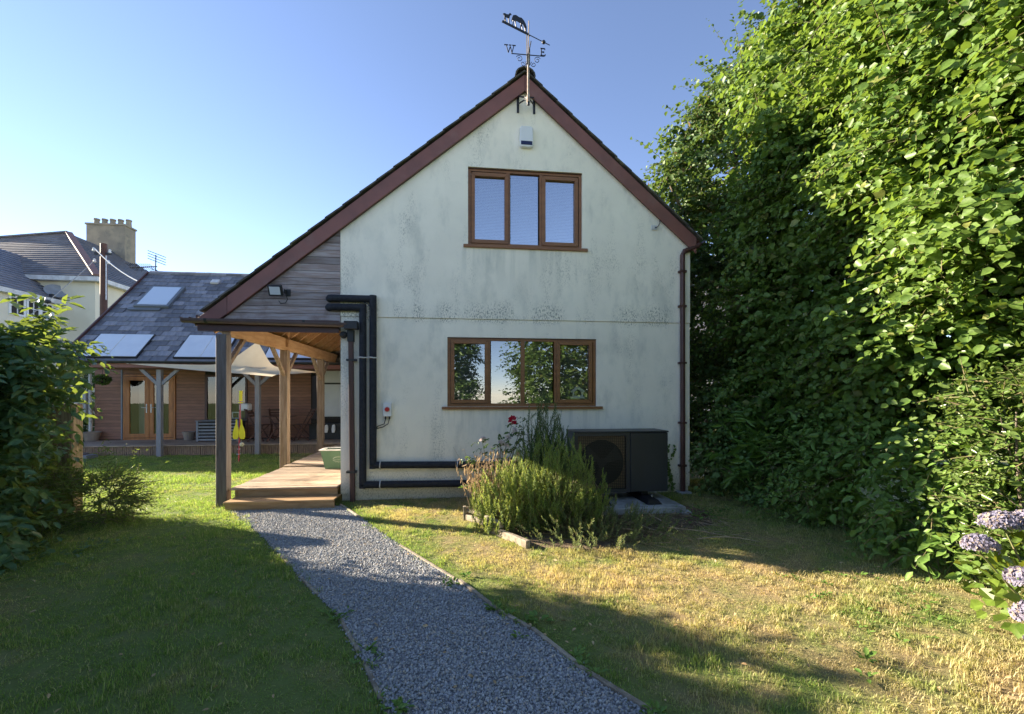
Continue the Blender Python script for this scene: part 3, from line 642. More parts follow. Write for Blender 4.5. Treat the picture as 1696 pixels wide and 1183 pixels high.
# weather vane
V_ = thing('weather_vane', 'black iron weather vane with grazing mare and foal on the gable peak', 'weather vane', (.965, -.45, 5.8)); o = (.965, -.45, 5.8)
VD = Vector((.906, .42, 0)); 
def vane(pts, th=.006, **k):
    b_ = B(); n = len(pts); nn = Vector((.42, -.906, 0)) * th / 2; c = Vector((.965, -.45, 0))
    f_ = [c + VD * s_ + Vector((0, 0, z_)) for s_, z_ in pts]
    tr = tessellate_polygon([[Vector((s_, z_, 0)) for s_, z_ in pts]])
    b_.add([p + nn for p in f_] + [p - nn for p in f_], [tuple(t) for t in tr] + [tuple(i + n for i in reversed(t)) for t in tr] + [(i, (i + 1) % n, (i + 1) % n + n, i + n) for i in range(n)])
    return b_
MARE = [(-.25, 6.902), (-.209, 6.92), (-.158, 6.912), (-.117, 6.921), (-.075, 6.9), (-.044, 6.861), (-.028, 6.824), (-.031, 6.753), (-.054, 6.756), (-.065, 6.8), (-.096, 6.839), (-.112, 6.841), (-.101, 6.793), (-.086, 6.743), (-.098, 6.738), (-.117, 6.795), (-.127, 6.799), (-.135, 6.743), (-.15, 6.736), (-.132, 6.823), (-.138, 6.838), (-.189, 6.842), (-.209, 6.842), (-.214, 6.796), (-.199, 6.755), (-.191, 6.739), (-.206, 6.736), (-.224, 6.792), (-.23, 6.824), (-.245, 6.835), (-.25, 6.789), (-.256, 6.747), (-.272, 6.744), (-.26, 6.811), (-.265, 6.83), (-.275, 6.804), (-.288, 6.799), (-.275, 6.856), (-.26, 6.893)]
FOAL = [(-.424, 6.824), (-.419, 6.852), (-.39, 6.865), (-.365, 6.863), (-.335, 6.872), (-.315, 6.9), (-.3, 6.905), (-.28, 6.888), (-.295, 6.886), (-.31, 6.858), (-.315, 6.834), (-.323, 6.825), (-.313, 6.748), (-.329, 6.748), (-.338, 6.819), (-.37, 6.818), (-.382, 6.809), (-.370, 6.748), (-.386, 6.748), (-.395, 6.795), (-.396, 6.746), (-.408, 6.748), (-.402, 6.801), (-.402, 6.826), (-.414, 6.841)]
vane(MARE, .008).make('mare_silhouette', MT['iron'], V_, o); vane(FOAL, .008).make('foal_silhouette', MT['iron'], V_, o)
vane([(-.44, 6.722), (.03, 6.722), (.0, 6.752), (-.43, 6.752)], .012).make('arrow_bar', MT['iron'], V_, o)
c0 = Vector((.965, -.45, 6.735))
B().tube([c0 + VD * .0, c0 + VD * .38], .006, 6).make('pointer_rod', MT['iron'], V_, o)
B().lathe(c0 + VD * .27 + Vector((0, 0, -.03)), [(.005, 0), (.022, .012), (.03, .03), (.022, .048), (.005, .06)], 12).make('counterweight', MT['iron'], V_, o, smooth=True)
B().tube([(.965, -.45, 5.78), (.965, -.45, 6.45)], .016, 8).tube([(.965, -.45, 6.45), (.972, -.45, 6.93)], .008, 8).make('rod', MT['rust'], V_, o)
b_ = B(); b_.tube([(.945, -.46, 6.3), (.94, -.46, 6.74)], .008, 6).tube([(.985, -.44, 6.3), (.985, -.44, 6.55)], .008, 6); b_.make('spindle', MT['iron'], V_, o)
B().tube([(.72, -.45, 6.44), (1.2, -.45, 6.44)], .007, 6).tube([(.965, -.7, 6.44), (.965, -.2, 6.44)], .007, 6).make('cardinal_bar', MT['iron'], V_, o)
def strokes(L, x0, z0, sc, y=-.45, w_=.011):
    b_ = B()
    for a, c, d, e in L: b_.beam((x0 + a * sc, y, z0 + c * sc), (x0 + d * sc, y, z0 + e * sc), w_, .008, (0, 1, 0))
    return b_
strokes([(-.55, 1, -.28, 0), (-.28, 0, 0, .85), (0, .85, .22, 0), (.22, 0, .5, 1), (-.85, 1.03, -.3, 1.03), (-.2, 1.03, .15, 1.03), (.25, 1.03, .75, 1.03)], .705, 6.45, .105, w_=.012).make('letter_w', MT['iron'], V_, o)
strokes([(0, 0, 0, 1), (-.15, 0, .55, 0), (-.15, 1, .5, 1), (0, .5, .35, .5), (.55, 0, .55, .2), (.5, 1, .5, .82), (.35, .4, .35, .6)], 1.155, 6.45, .1, w_=.014).make('letter_e', MT['iron'], V_, o)
for s_ in (-1, 1):
    for cx, cz, r0 in ((.13, 6.375, .05), (.075, 6.31, .042)):
        pts = []
        for k in range(22):
            t = k / 21 * 2.6 * math.pi + (.5 if cz > 6.35 else 2.2); r_ = r0 * (1 - .75 * k / 21)
            pts.append((.965 + s_ * (cx + math.cos(t) * r_), -.45, cz + math.sin(t) * r_))
        B().tube(pts, .0045, 5).make('scroll', MT['iron'], V_, o)
b_ = B()
for x in (.87, 1.12):
    b_.box(x - .017, -.03, 5.87, x + .017, -.016, 6.15)
b_.make('wall_plate', MT['iron'], V_, o)
b_ = B()
for x in (.87, 1.12):
    b_.tube([(x, -.03, 6.0), (.965, -.44, 5.83)], .011, 6).tube([(x, -.03, 6.12), (.965, -.44, 5.83)], .011, 6)
b_.tube([(.965, -.45, 5.72), (.965, -.45, 5.8)], .02, 8); b_.make('bracket', MT['iron'], V_, o)
B().box(.945, -.475, 5.76, .985, -.425, 5.86).make('clamp', MT['rust'], V_, o, .004)

# ------------------------------------------------------------------ heat pump
SL = thing('concrete_slab', 'pale concrete base slab under the heat pump', 'slab', (2.2, -.7, 0))
B().box(1.5, -1.22, -.03, 2.95, -.12, .085).make('slab_block', MT['conc'], SL, (2.2, -.7, 0), .01)
b_ = B()
for k in range(7): b_.box(2.84 + rnd.uniform(0, .12), -1.28 + rnd.uniform(-.02, .08), 0, 2.95 + rnd.uniform(0, .05), -1.2, .02 + rnd.uniform(0, .03))
b_.make('mortar_lump', MT['conc'], SL, (2.2, -.7, 0), .004)
HP = thing('heat_pump', 'large anthracite air source heat pump with round fan grille', 'heat pump', (2.23, -.57, .2)); o = (2.23, -.57, .2)
X0, X1, Y0, Y1, Z0, Z1 = 1.55, 2.9, -.8, -.35, .2, 1.03
B().box(X0, Y0 + .05, Z0, X1, Y1, Z1).make('casing', MT['anth'], HP, o, .006)
B().prism([(X0, Z0), (2.345, Z0), (2.345, Z1), (X0, Z1)], Y0, Y0 + .048, [[(X0 + .05, Z0 + .05), (2.29, Z0 + .05), (2.29, Z1 - .045), (X0 + .05, Z1 - .045)]]).make('front_frame', MT['anth'], HP, o)
B().box(2.35, Y0 - .003, Z0 + .002, X1 - .002, Y0 + .048, Z1 - .002).make('front_panel', MT['anth'], HP, o, .008)
B().box(X0 - .008, Y0 - .012, Z1 + .001, X1 + .008, Y1 + .01, Z1 + .022).make('lid', MT['anth'], HP, o, .006)
B().box(X0 + .051, Y0 + .04, Z0 + .051, 2.289, Y0 + .047, Z1 - .046).make('fins', MT['fin'], HP, o)
fc = (1.945, .615); 
B().tube([(fc[0], Y0 + .022, fc[1]), (fc[0], Y0 + .038, fc[1])], .315, 40).make('fan_duct', MT['anthdark'], HP, o)
FN = B().tube([(fc[0], Y0 + .012, fc[1]), (fc[0], Y0 + .02, fc[1])], .06, 20).make('fan_hub', MT['blackpl'], HP, o)
for k in range(3):
    t = k * 2.094 + .4; pts = []
    for r_, a in ((.06, -.5), (.3, -.25), (.3, .45), (.06, .5)): pts.append((fc[0] + r_ * math.cos(t + a), fc[1] + r_ * math.sin(t + a)))
    B().prism(pts, Y0 + .015, Y0 + .019).make('fan_blade', MT['anth'], FN, o)
b_ = B(); z = Z0 + .06
while z < Z1 - .05: b_.box(X0 + .052, Y0 + .003, z, 2.288, Y0 + .009, z + .006); z += .0215
for k in range(24): x = X0 + .07 + k * .0295; b_.box(x, Y0 + .0095, Z0 + .052, x + .004, Y0 + .012, Z1 - .047)
b_.make('grille', MT['anthdark'], HP, o, kind='stuff')
for x in (1.78, 2.47):
    b_ = B(); b_.add([(x, -1.08, .086), (x + .22, -1.08, .086), (x + .17, -1.05, .15), (x + .05, -1.05, .15), (x, -.22, .086), (x + .22, -.22, .086), (x + .17, -.25, .15), (x + .05, -.25, .15)],
           [(0, 1, 2, 3), (7, 6, 5, 4), (0, 4, 5, 1), (1, 5, 6, 2), (2, 6, 7, 3), (3, 7, 4, 0)])
    b_.box(x + .06, -.75, .15, x + .16, -.4, .199); b_.make('rubber_foot', MT['rubber'], HP, o, .008)
B().tube([(2.62, -.9, .15), (2.62, -.9, .18)], .012, 6).make('foot_bolt', MT['galv'], HP, o)

# ------------------------------------------------------------------ small garden things
T_ = thing('recycling_tub', 'green plastic recycling tub with pale rim and chalky white writing on deck', 'tub', (-2.1, 1.56, .25)); o = (-2.1, 1.56, .25)
b_ = B(); c4 = lambda x0, y0, x1, y1, z: [(x0, y0, z), (x1, y0, z), (x1, y1, z), (x0, y1, z)]
z0 = .2522; b_.add(c4(-2.38, 1.42, -1.86, 1.72, z0) + c4(-2.45, 1.37, -1.79, 1.77, z0 + .33) + c4(-2.43, 1.39, -1.81, 1.75, z0 + .33) + c4(-2.37, 1.43, -1.87, 1.71, z0 + .02),
    [(3, 2, 1, 0), (12, 13, 14, 15)] + [(i, (i + 1) % 4, (i + 1) % 4 + 4, i + 4) for i in range(4)] + [(i + 4, (i + 1) % 4 + 4, (i + 1) % 4 + 8, i + 8) for i in range(4)] + [(i + 8, (i + 1) % 4 + 8, (i + 1) % 4 + 12, i + 12) for i in range(4)])
b_.make('tub', MT['green'], T_, o)
b_ = B(); b_.prism([(-2.47, 0), (-1.77, 0), (-1.77, .42), (-2.47, .42)], 0, .018, [[(-2.425, .045), (-1.815, .045), (-1.815, .375), (-2.425, .375)]])
b_.v = [(x, 1.35 + z, z0 + .325 + y) for x, y, z in b_.v]; b_.make('rim', MT['whitedirt'], T_, o)
b_ = B()
for r_, a0, a1, zc in ((.12, 2.5, .9, .12), (.115, -2.5, -.7, .19)):
    for k in range(9):
        t = a0 + (a1 - a0) * k / 8; x = -2.14 + math.cos(t) * r_; z = z0 + zc + math.sin(t) * r_ * .7 + .0
        yy = 1.42 - .05 * (z - z0) / .33 - .004
        b_.tube([(x - .007, yy, z), (x - .002, yy, z + .02), (x + .003, yy, z + .002), (x + .009, yy, z + .022)], .002, 4)
for k in range(7):
    x = -2.22 + k * .023; z = z0 + .155; yy = 1.42 - .05 * (z - z0) / .33 - .004; b_.tube([(x, yy, z), (x + .006, yy, z + .012), (x + .013, yy, z + .001)], .002, 4)
b_.make('handwriting', MT['marks'], T_, o, kind='stuff')

W_ = thing('swingball_set', 'red pole garden swingball game with yellow bats standing on the lawn', 'swingball', (-5.12, 4.25, 0)); o = (-5.12, 4.25, 0)
B().tube([(-5.13, 4.25, 0), (-5.1, 4.25, 1.2)], .017, 8).tube([(-5.1, 4.25, .98), (-5.09, 4.25, 1.5)], .015, 8).make('pole', MT['pinkred'], W_, o)
B().tube([(-5.09, 4.25, 1.37), (-5.088, 4.25, 1.39)], .05, 12).tube([(-5.088, 4.25, 1.42), (-5.08, 4.25, 1.66)], .035, 12).make('spiral_top', MT['yellow'], W_, o)
for s_ in (-1, 1):
    cx = -5.105 + s_ * .075; pr = [(-.018, .98), (.018, .98), (.022, .86), (.055, .76), (.075, .66), (.07, .55), (.045, .5), (-.045, .5), (-.07, .55), (-.075, .66), (-.055, .76), (-.022, .86)]
    B().prism([(cx + a * .9 - s_ * (q - .5) * .05, q * .95 + .06) for a, q in pr], 4.2, 4.215).make('bat', MT['yellow'], W_, o, .004)
B().tube([(-5.155, 4.25, .3), (-5.1, 4.25, .3)], .014, 6).tube([(-5.13, 4.25, .18), (-5.13, 4.25, .19)], .05, 10).make('pole_collar', MT['whitedirt'], W_, o)
B().tube([(-5.08, 4.24, 1.4), (-5.06, 4.22, .45)], .003, 4).make('tether', MT['whitedirt'], W_, o)
B().lathe((-5.05, 4.22, .36), [(.003, 0), (.035, .012), (.052, .05), (.035, .088), (.003, .1)], 12).make('ball', MT['ball'], W_, o, smooth=True)
# shade sail
SA = thing('shade_sail', 'cream shade sail stretched from veranda eaves to canopy post', 'shade sail', (-4.8, 4.2, 2.2)); o = (-4.8, 4.2, 2.2)
CL, CN, CR, CP = map(Vector, ((-8.12, 5.2, 2.33), (-4.2, 3.75, 1.97), (-3.37, 4.3, 2.1), (-4.86, 4.6, 2.85)))
b_ = B(); n = 24; vs = []; cc = Vector((-4.75, 4.25, 2.03))
for i in range(n + 1):
    for j in range(n + 1):
        u, v = i / n, j / n; p = CL * (1 - u) * (1 - v) + CN * u * (1 - v) + CR * u * v + CP * (1 - u) * v
        k = (4 * u * (1 - u) * abs(2 * v - 1) ** .7 + 4 * v * (1 - v) * abs(2 * u - 1) ** .7 + 8 * u * (1 - u) * v * (1 - v)) * .52; k = min(k, .7)
        q = p.lerp(cc, k * .8); q.z = p.z + (cc.z - p.z) * k; vs.append(q)
fs = [(i * (n + 1) + j, (i + 1) * (n + 1) + j, (i + 1) * (n + 1) + j + 1, i * (n + 1) + j + 1) for i in range(n) for j in range(n)]
b_.add(vs, fs).make('cloth', MT['sail'], SA, o, smooth=True)
B().tube([CL, (-8.3, 5.28, 2.36)], .006, 5).tube([CP, (-4.86, 5.4, 2.95)], .004, 5).tube([CR, (-3.3, 4.22, 2.04)], .006, 5).make('rope', MT['whitedirt'], SA, o)

# ------------------------------------------------------------------ bungalow with veranda beyond the lawn
FB = thing('veranda_bungalow', 'low timber clad bungalow with slate roof and deep veranda across the lawn', 'house', (-6, 7.2, 0)); FO = (-6, 7.2, 0)
B().box(-10.36, 7.222, -.1, -9.6, 10.8, 2.6).box(-8.22, 7.222, -.1, -7.42, 9, 2.6).box(-6.25, 7.222, -.1, -4.45, 9, 2.6).box(-9.6, 7.222, 2.15, -1.8, 7.4, 2.7).box(-7.42, 7.222, -.1, -6.25, 7.4, .78).box(-4.45, 7.222, -.1, -1.8, 7.4, .85).make('wall', MT['dark'], FB, FO)
B().box(-10.3, 9.0, -.1, -1.8, 10.8, 2.6).make('wall', MT['room'], FB, FO)
for x0, x1, z0, z1 in ((-10.36, -9.67, .29, 2.3), (-8.21, -7.43, .29, 2.3), (-6.25, -4.47, .29, 2.3), (-7.42, -6.26, .29, .77), (-9.66, -8.22, 2.17, 2.4)):
    z = z0
    while z < z1:
        B().box(x0, 7.2 + rnd.uniform(-.002, .002), z, x1, 7.221, min(z + .087, z1)).make('cladding_board', MT['redclad'], FB, FO); z += .093
B().box(-9.665, 7.18, .28, -9.625, 7.22, 2.3).make('corner_strip', MT['greypaint'], FB, FO)
DR = bpy.data.objects.new('french_door', None); DR.location = (-8.91 - FO[0], 7.2 - FO[1], .27); put(DR, FB); o = (-8.91, 7.2, .27)
ring(B(), -9.6, -8.22, .27, 2.15, .05, 7.17, 7.25).make('frame', MT['orange'], DR, o)
for x0, x1 in ((-9.545, -8.915), (-8.905, -8.275)):
    ring(B(), x0, x1, .33, 2.09, .115, 7.165, 7.21).make('door_leaf', MT['orange'], DR, o, .003)
    B().add([(x0 + .11, 7.19, .44), (x1 - .11, 7.19, .44), (x1 - .11, 7.19, 1.98), (x0 + .11, 7.19, 1.98)], [(0, 1, 2, 3)]).make('pane', MT['glassdark'], DR, o)
for s_ in (-1, 1):
    B().box(-8.91 + s_ * .06 - .015, 7.15, 1.05, -8.91 + s_ * .06 + .015, 7.165, 1.3).tube([(-8.91 + s_ * .06, 7.14, 1.2), (-8.91 + s_ * .19, 7.14, 1.2)], .009, 6).make('handle', MT['galv'], DR, o)
B().box(-9.4, 7.5, .3, -9.05, 7.55, 1.95).make('curtain', MT['blinddark'], DR, o)
WN = bpy.data.objects.new('window', None); WN.location = (-6.84 - FO[0], 0, .78); put(WN, FB); o = (-6.84, 7.2, .78)
f = B(); ring(f, -7.42, -6.25, .78, 2.15, .06, 7.17, 7.25); f.box(-7.1, 7.175, .84, -7.04, 7.24, 2.09); f.make('frame', MT['darkbrown'], WN, o)
B().add([(-7.36, 7.2, .84), (-6.31, 7.2, .84), (-6.31, 7.2, 2.09), (-7.36, 7.2, 2.09)], [(0, 1, 2, 3)]).make('pane', MT['glassdark'], WN, o)
ring(B(), -6.72, -6.5, .86, 1.06, .03, 7.26, 7.28).make('picture_frame', MT['white'], WN, o)
WN = bpy.data.objects.new('window', None); WN.location = (-3.6 - FO[0], 0, .85); put(WN, FB); o = (-3.6, 7.2, .85)
f = B(); ring(f, -4.25, -2.9, .85, 2.4, .06, 7.17, 7.25); f.box(-4.19, 7.175, 1.88, -2.96, 7.24, 1.93); f.make('frame', MT['blackpl'], WN, o)
B().box(-4.19, 7.2, .91, -2.96, 7.205, 2.34).make('frosted_pane', MT['panel'], WN, o)
# roof plane helper
KS = .9375; SA_ = math.atan(KS); rz = lambda y: 2.42 + KS * (y - 5.3)
b_ = B(); v = [(-9.72, 5.3, rz(5.3) - .03), (-1.9, 5.3, rz(5.3) - .03), (-1.9, 8.5, rz(8.5) - .03), (-9.72, 8.5, rz(8.5) - .03)]
b_.add(v + [(x, y, z - .1) for x, y, z in v], [(0, 1, 2, 3), (7, 6, 5, 4), (0, 4, 5, 1), (1, 5, 6, 2), (2, 6, 7, 3), (3, 7, 4, 0)])
v = [(-9.72, 8.5, rz(8.5) - .03), (-1.9, 8.5, rz(8.5) - .03), (-1.9, 12, 2.1), (-9.72, 12, 2.1)]
b_.add(v + [(x, y, z - .1) for x, y, z in v], [(0, 1, 2, 3), (7, 6, 5, 4), (0, 4, 5, 1), (1, 5, 6, 2), (2, 6, 7, 3), (3, 7, 4, 0)])
RF = b_.make('roof', MT['slate'], FB, FO)
B().add([(-9.7, 5.45, 2.3), (-9.7, 8.5, 5.15), (-9.7, 11.6, 2.3), (-9.7, 7.2, 2.3)], [(0, 1, 2), (0, 2, 3)]).make('gable_wall', MT['redclad'], FB, FO)
slots = []; L = (8.5 - 5.3) / math.cos(SA_); e = .215; nr = int(L / e); cx_, sx_ = math.cos(SA_), math.sin(SA_)
PAN = [(-9.37, -8.05, 5.37, 6.08), (-7.21, -6.0, 5.37, 6.08), (-5.05, -3.85, 5.37, 6.08), (-9.22, -8.3, 7.03, 7.84)]
for r_ in range(nr + 1):
    x = -9.74 - (.165 if r_ % 2 else 0)
    while x < -2.2:
        wv = rnd.choice((.3, .33, .33, .36)); a, c = max(x, -9.74), x + wv
        y = 5.28 + r_ * e * cx_; ym = y + .1
        if c - a > .08 and not any(p0 - .05 < (a + c) / 2 < p1 + .02 and q0 - .1 < ym < q1 for p0, p1, q0, q1 in PAN): slots.append((a, c, y))
        x += wv
slots.sort(key=lambda q: (Vector(((q[0] + q[1]) / 2, q[2], rz(q[2]))) - cam.location).length if q[0] < -4.3 else 99)
sm = bpy.data.meshes.new('slate'); t = .015
sm.from_pydata([(0, 0, 0), (1, 0, 0), (1, .24, -.012), (0, .24, -.012), (0, 0, t), (1, 0, t), (1, .24, t - .012), (0, .24, t - .012)], [], [(0, 3, 2, 1), (4, 5, 6, 7), (0, 1, 5, 4), (1, 2, 6, 5), (2, 3, 7, 6), (3, 0, 4, 7)]); sm.materials.append(MT['slate'])
rest = B()
for i, (a, c, y) in enumerate(slots):
    j = rnd.uniform(0, .006)
    if i < 300:
        s_ = bpy.data.objects.new('slate', sm); s_.location = (a - FO[0], y - FO[1], rz(y) - .012 + j); s_.rotation_euler = (SA_, rnd.uniform(-.006, .006), rnd.uniform(-.008, .008)); s_.scale = (c - a - .012, 1, 1); put(s_, FB)
    else:
        vs = [(a + (c - a - .006) * p[0], y + p[1] * cx_ - (p[2]) * sx_, rz(y) - .012 + j + p[1] * sx_ + p[2] * cx_) for p in [tuple(q.co) for q in sm.vertices]]
        rest.add(vs, [tuple(q.vertices) for q in sm.polygons])
rest.make('slate_field', MT['slate'], FB, FO, kind='stuff')
for k in range(17): x = -9.75 + k * .46; B().tube([(x, 8.5, rz(8.5) - .03), (x + .455, 8.5, rz(8.5) - .03)], .07, 8).make('ridge_tile', MT['slate'], FB, FO)
def onroof(x0, x1, y0, y1, lift, th, inset=0):
    nx, ny, nz = 0, -sx_, cx_; vs = []
    for l in (lift, lift + th):
        for x, y in ((x0 + inset, y0 + inset * .7), (x1 - inset, y0 + inset * .7), (x1 - inset, y1 - inset * .7), (x0 + inset, y1 - inset * .7)): vs.append((x, y + ny * l, rz(y) + nz * l))
    return B().add(vs, [(0, 3, 2, 1), (4, 5, 6, 7), (0, 1, 5, 4), (1, 2, 6, 5), (2, 3, 7, 6), (3, 0, 4, 7)])
for i, (x0, x1, y0, y1) in enumerate(PAN):
    if i < 3:
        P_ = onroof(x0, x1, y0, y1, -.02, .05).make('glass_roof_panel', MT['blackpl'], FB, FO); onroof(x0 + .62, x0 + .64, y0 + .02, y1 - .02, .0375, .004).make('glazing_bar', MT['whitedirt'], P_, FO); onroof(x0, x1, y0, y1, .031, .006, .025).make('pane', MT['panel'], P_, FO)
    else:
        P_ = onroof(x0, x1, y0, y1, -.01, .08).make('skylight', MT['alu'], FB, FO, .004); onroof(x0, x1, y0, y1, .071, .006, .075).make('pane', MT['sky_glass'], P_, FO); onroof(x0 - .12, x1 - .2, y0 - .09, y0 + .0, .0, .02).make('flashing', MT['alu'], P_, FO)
onroof(-7.72, -7.5, 8.06, 8.2, .01, .05).make('roof_vent', MT['whitedirt'], FB, FO)
b_ = B(); b_.beam((-9.76, 5.27, rz(5.27) - .03), (-9.76, 8.5, rz(8.5) - .03), .04, .16); b_.make('verge_board', MT['darkbrown'], FB, FO)
trough(B(), (-9.8, 5.22, 2.4), (-1.9, 5.22, 2.4), .06).make('gutter', MT['blackpl'], FB, FO)
B().box(-9.75, 5.285, 2.24, -1.9, 5.32, 2.4).make('fascia', MT['barge'], FB, FO)
B().box(-9.75, 5.322, 2.3, -1.9, 7.2, 2.32).make('veranda_ceiling', MT['darkbrown'], FB, FO)
B().box(-9.75, 5.43, 2.2, -1.9, 5.57, 2.3).make('veranda_beam', MT['reddark'], FB, FO)
for x in (-7.58, -5.23, -2.6):
    P_ = B().box(x - .055, 5.42, -.02, x + .055, 5.53, 2.2).make('veranda_post', MT['bluepost'], FB, FO, .004)
    for s_ in (-1, 1): B().beam((x + s_ * .04, 5.475, 1.83), (x + s_ * .44, 5.475, 2.22), .075, .06, (0, 1, 0)).make('brace', MT['bluepost'], P_, FO)
VK = FB
y = 5.56
while y < 7.1: B().box(-10.3, y, .245, -1.9 if y > 5.6 else -1.9, y + .14, .272).make('deck_board', MT['deck'], FB, FO); y += .146
b_ = B(); x = -10.3
while x < -3.2: b_.box(x, 5.63 + rnd.uniform(-.008, .008), -.03, x + .042, 5.655, .243); x += .05
b_.make('deck_skirt', MT['batten'], FB, FO, kind='stuff')
B().box(-10.3, 5.66, -.05, -3.2, 5.7, .24).make('deck_frame', MT['dark'], FB, FO)
B().tube([(-10.4, 7.1, .05), (-10.4, 7.1, 2.15), (-10.3, 6.7, 2.3)], .035, 8).make('downpipe', MT['whitedirt'], FB, FO)
# things on the veranda
G_ = thing('slatted_cabinet', 'grey slatted outdoor cover cabinet on the veranda', 'cabinet', (-6.72, 6.6, .273)); o = (-6.72, 6.6, .273)
b_ = B()
for x in (-7.25, -6.72, -6.2): b_.box(x, 6.43, .273, x + .05, 6.48, .83)
b_.make('frame', MT['greypaint'], G_, o); B().box(-7.24, 6.5, .28, -6.16, 6.85, .81).make('inner_box', MT['dark'], G_, o); B().box(-7.27, 6.41, .831, -6.13, 6.88, .85).make('top', MT['greypaint'], G_, o)
for k in range(6): B().box(-7.2, 6.405, .3 + k * .088, -6.2, 6.428, .345 + k * .088).make('slat', MT['greypaint'], G_, o)
def pot(x, y, z, r, h, label, mat, twigs=0):
    T = thing('plant_pot', label, 'plant pot', (x, y, z)); o = (x, y, z)
    B().lathe(o, [(r * .72, 0), (r * .95, h * .85), (r * 1.05, h * .86), (r * 1.05, h), (r * .9, h), (r * .85, h * .9), (.01, h * .9)], 18).make('pot', mat, T, o, smooth=False)
    if twigs:
        b_ = B(); b_.tube([(x, y, z + h * .8), (x + .03, y, z + h + .3), (x + .0, y, z + h + .7)], [.014, .01, .006], 5)
        for k in range(twigs):
            a = Vector((x, y, z + h + rnd.uniform(.2, .8))); d = Vector((rnd.uniform(-1, 1), rnd.uniform(-.5, .5), rnd.uniform(.4, 1.3))).normalized() * rnd.uniform(.2, .4)
            b_.tube([a, a + d * .5, a + d + Vector((0, 0, .05))], [.005, .004, .002], 4)
        b_.make('bare_stem', MT['twig'], T, o)
pot(-10.25, 6.95, .273, .2, .26, 'wide pale clay pot with a bare little tree at the veranda end', MT['potclay'], 14)
pot(-7.72, 6.95, .273, .16, .24, 'small clay pot between the french door and slatted cabinet', MT['potclay'])
T = thing('grey_doorstep', 'low blue grey plastic step on grass before the veranda end', 'step', (-9.3, 5.3, 0)); o = (-9.3, 5.3, 0)
B().box(-9.75, 5.05, 0, -8.95, 5.42, .1).make('step_block', MT['greypaint'], T, o, .015); B().box(-9.72, 5.08, .1005, -9.1, 5.38, .13).make('mat', MT['paintpost'], T, o, .004)
def folding_chair(x, y, z, rz_, label):
    T = thing('folding_chair', label, 'chair', (x, y, z), 'folding wooden chairs on the veranda', rz_)
    m = MT['reddark']
    for s_ in (-.2, .2):
        B().beam((-.22, s_, 0), (.2, s_, .45), .03, .035, (0, 1, 0)).make('leg', m, T); B().beam((.2, s_ * .9, 0), (-.3, s_ * .9, .9), .03, .035, (0, 1, 0)).make('back_leg', m, T)
    for k in range(5): B().box(-.17 + k * .08, -.2, .445, -.11 + k * .08, .2, .462).make('seat_slat', m, T)
    for k in range(3): q = .68 + k * .08; B().box(-.18 - (q - .68) * .56 - .01, -.19, q, -.17 - (q - .68) * .56 + .01, .19, q + .05).make('back_slat', m, T)
    return T
folding_chair(-5.62, 6.45, .273, 0, 'dark folding chair left of the table with white cushion on its back')
folding_chair(-4.45, 6.5, .273, math.pi, 'dark folding chair right of the bistro table')
folding_chair(-5.25, 6.85, .273, R(100), 'dark folding chair tucked behind the bistro table')
T = thing('white_cushion', 'white cushion propped on the back of the left folding chair', 'cushion', (-5.95, 6.45, 1.12)); B().box(-.14, -.13, 0, .1, .13, .2).make('pad', MT['white'], T, bevel=.03)
T = thing('bistro_table', 'small dark folding bistro table on the veranda', 'table', (-5.02, 6.35, .273)); m = MT['reddark']
for k in range(6): B().box(-.36 + k * .12, -.3, .68, -.25 + k * .12, .3, .7).make('top_slat', m, T)
for s_ in (-.24, .24): B().beam((-.25, s_, 0), (.2, s_, .68), .03, .035, (0, 1, 0)).make('leg', m, T); B().beam((.25, s_ * .9, 0), (-.2, s_ * .9, .68), .03, .035, (0, 1, 0)).make('leg', m, T)
B().box(-.2, -.24, .1, -.17, .24, .13).box(-.02, -.24, .33, .01, .24, .36).make('stretcher', m, T)
T = thing('storage_bench', 'dark bench under the frosted veranda window', 'bench', (-3.6, 6.9, .273)); B().box(-.75, -.22, .0, .75, .22, .42).make('box', MT['blackpl'], T, bevel=.01); B().box(-.77, -.24, .421, .77, .24, .45).make('lid', MT['blackpl'], T)
for k, (dx, lab) in enumerate(((-.26, 'white slipper propped on the dark veranda bench, left of the pair'), (-.06, 'white slipper half behind the house corner on the dark bench'))):
    T = thing('slipper', lab, 'slipper', (-3.6 + dx, 6.62, .47)); B().prism([(-.04, 0), (.03, .0), (.055, .1), (.05, .2), (.02, .24), (-.03, .22), (-.05, .1)], 0, .04).make('sole', MT['white'], T, bevel=.008); B().prism([(-.03, .12), (.045, .12), (.04, .2), (.0, .23), (-.03, .2)], -.03, -.001).make('strap', MT['white'], T, bevel=.008)
T = thing('hanging_wreath', 'dark round leafy wreath hanging left of the french door', 'wreath', (-9.72, 6.6, 1.98)); o = (-9.72, 6.6, 1.98)
A = np.array(o) + nrm(rng.normal(0, 1, (500, 3))) * [.17, .12, .11]; leaves('foliage', (A, A - o + rng.normal(0, .05, A.shape), rng.normal(0, 1, A.shape), rng.uniform(.04, .07, 500)), 'oval', LM['ivy'], T)
B().lathe((-9.72, 6.6, 1.88), [(.02, 0), (.13, .05), (.15, .1), (.13, .15), (.02, .2)], 12).make('basket', MT['dark'], T, o); B().tube([(-9.72, 6.6, 2.1), (-9.72, 6.6, 2.3)], .006, 5).make('hook', MT['iron'], T, o)

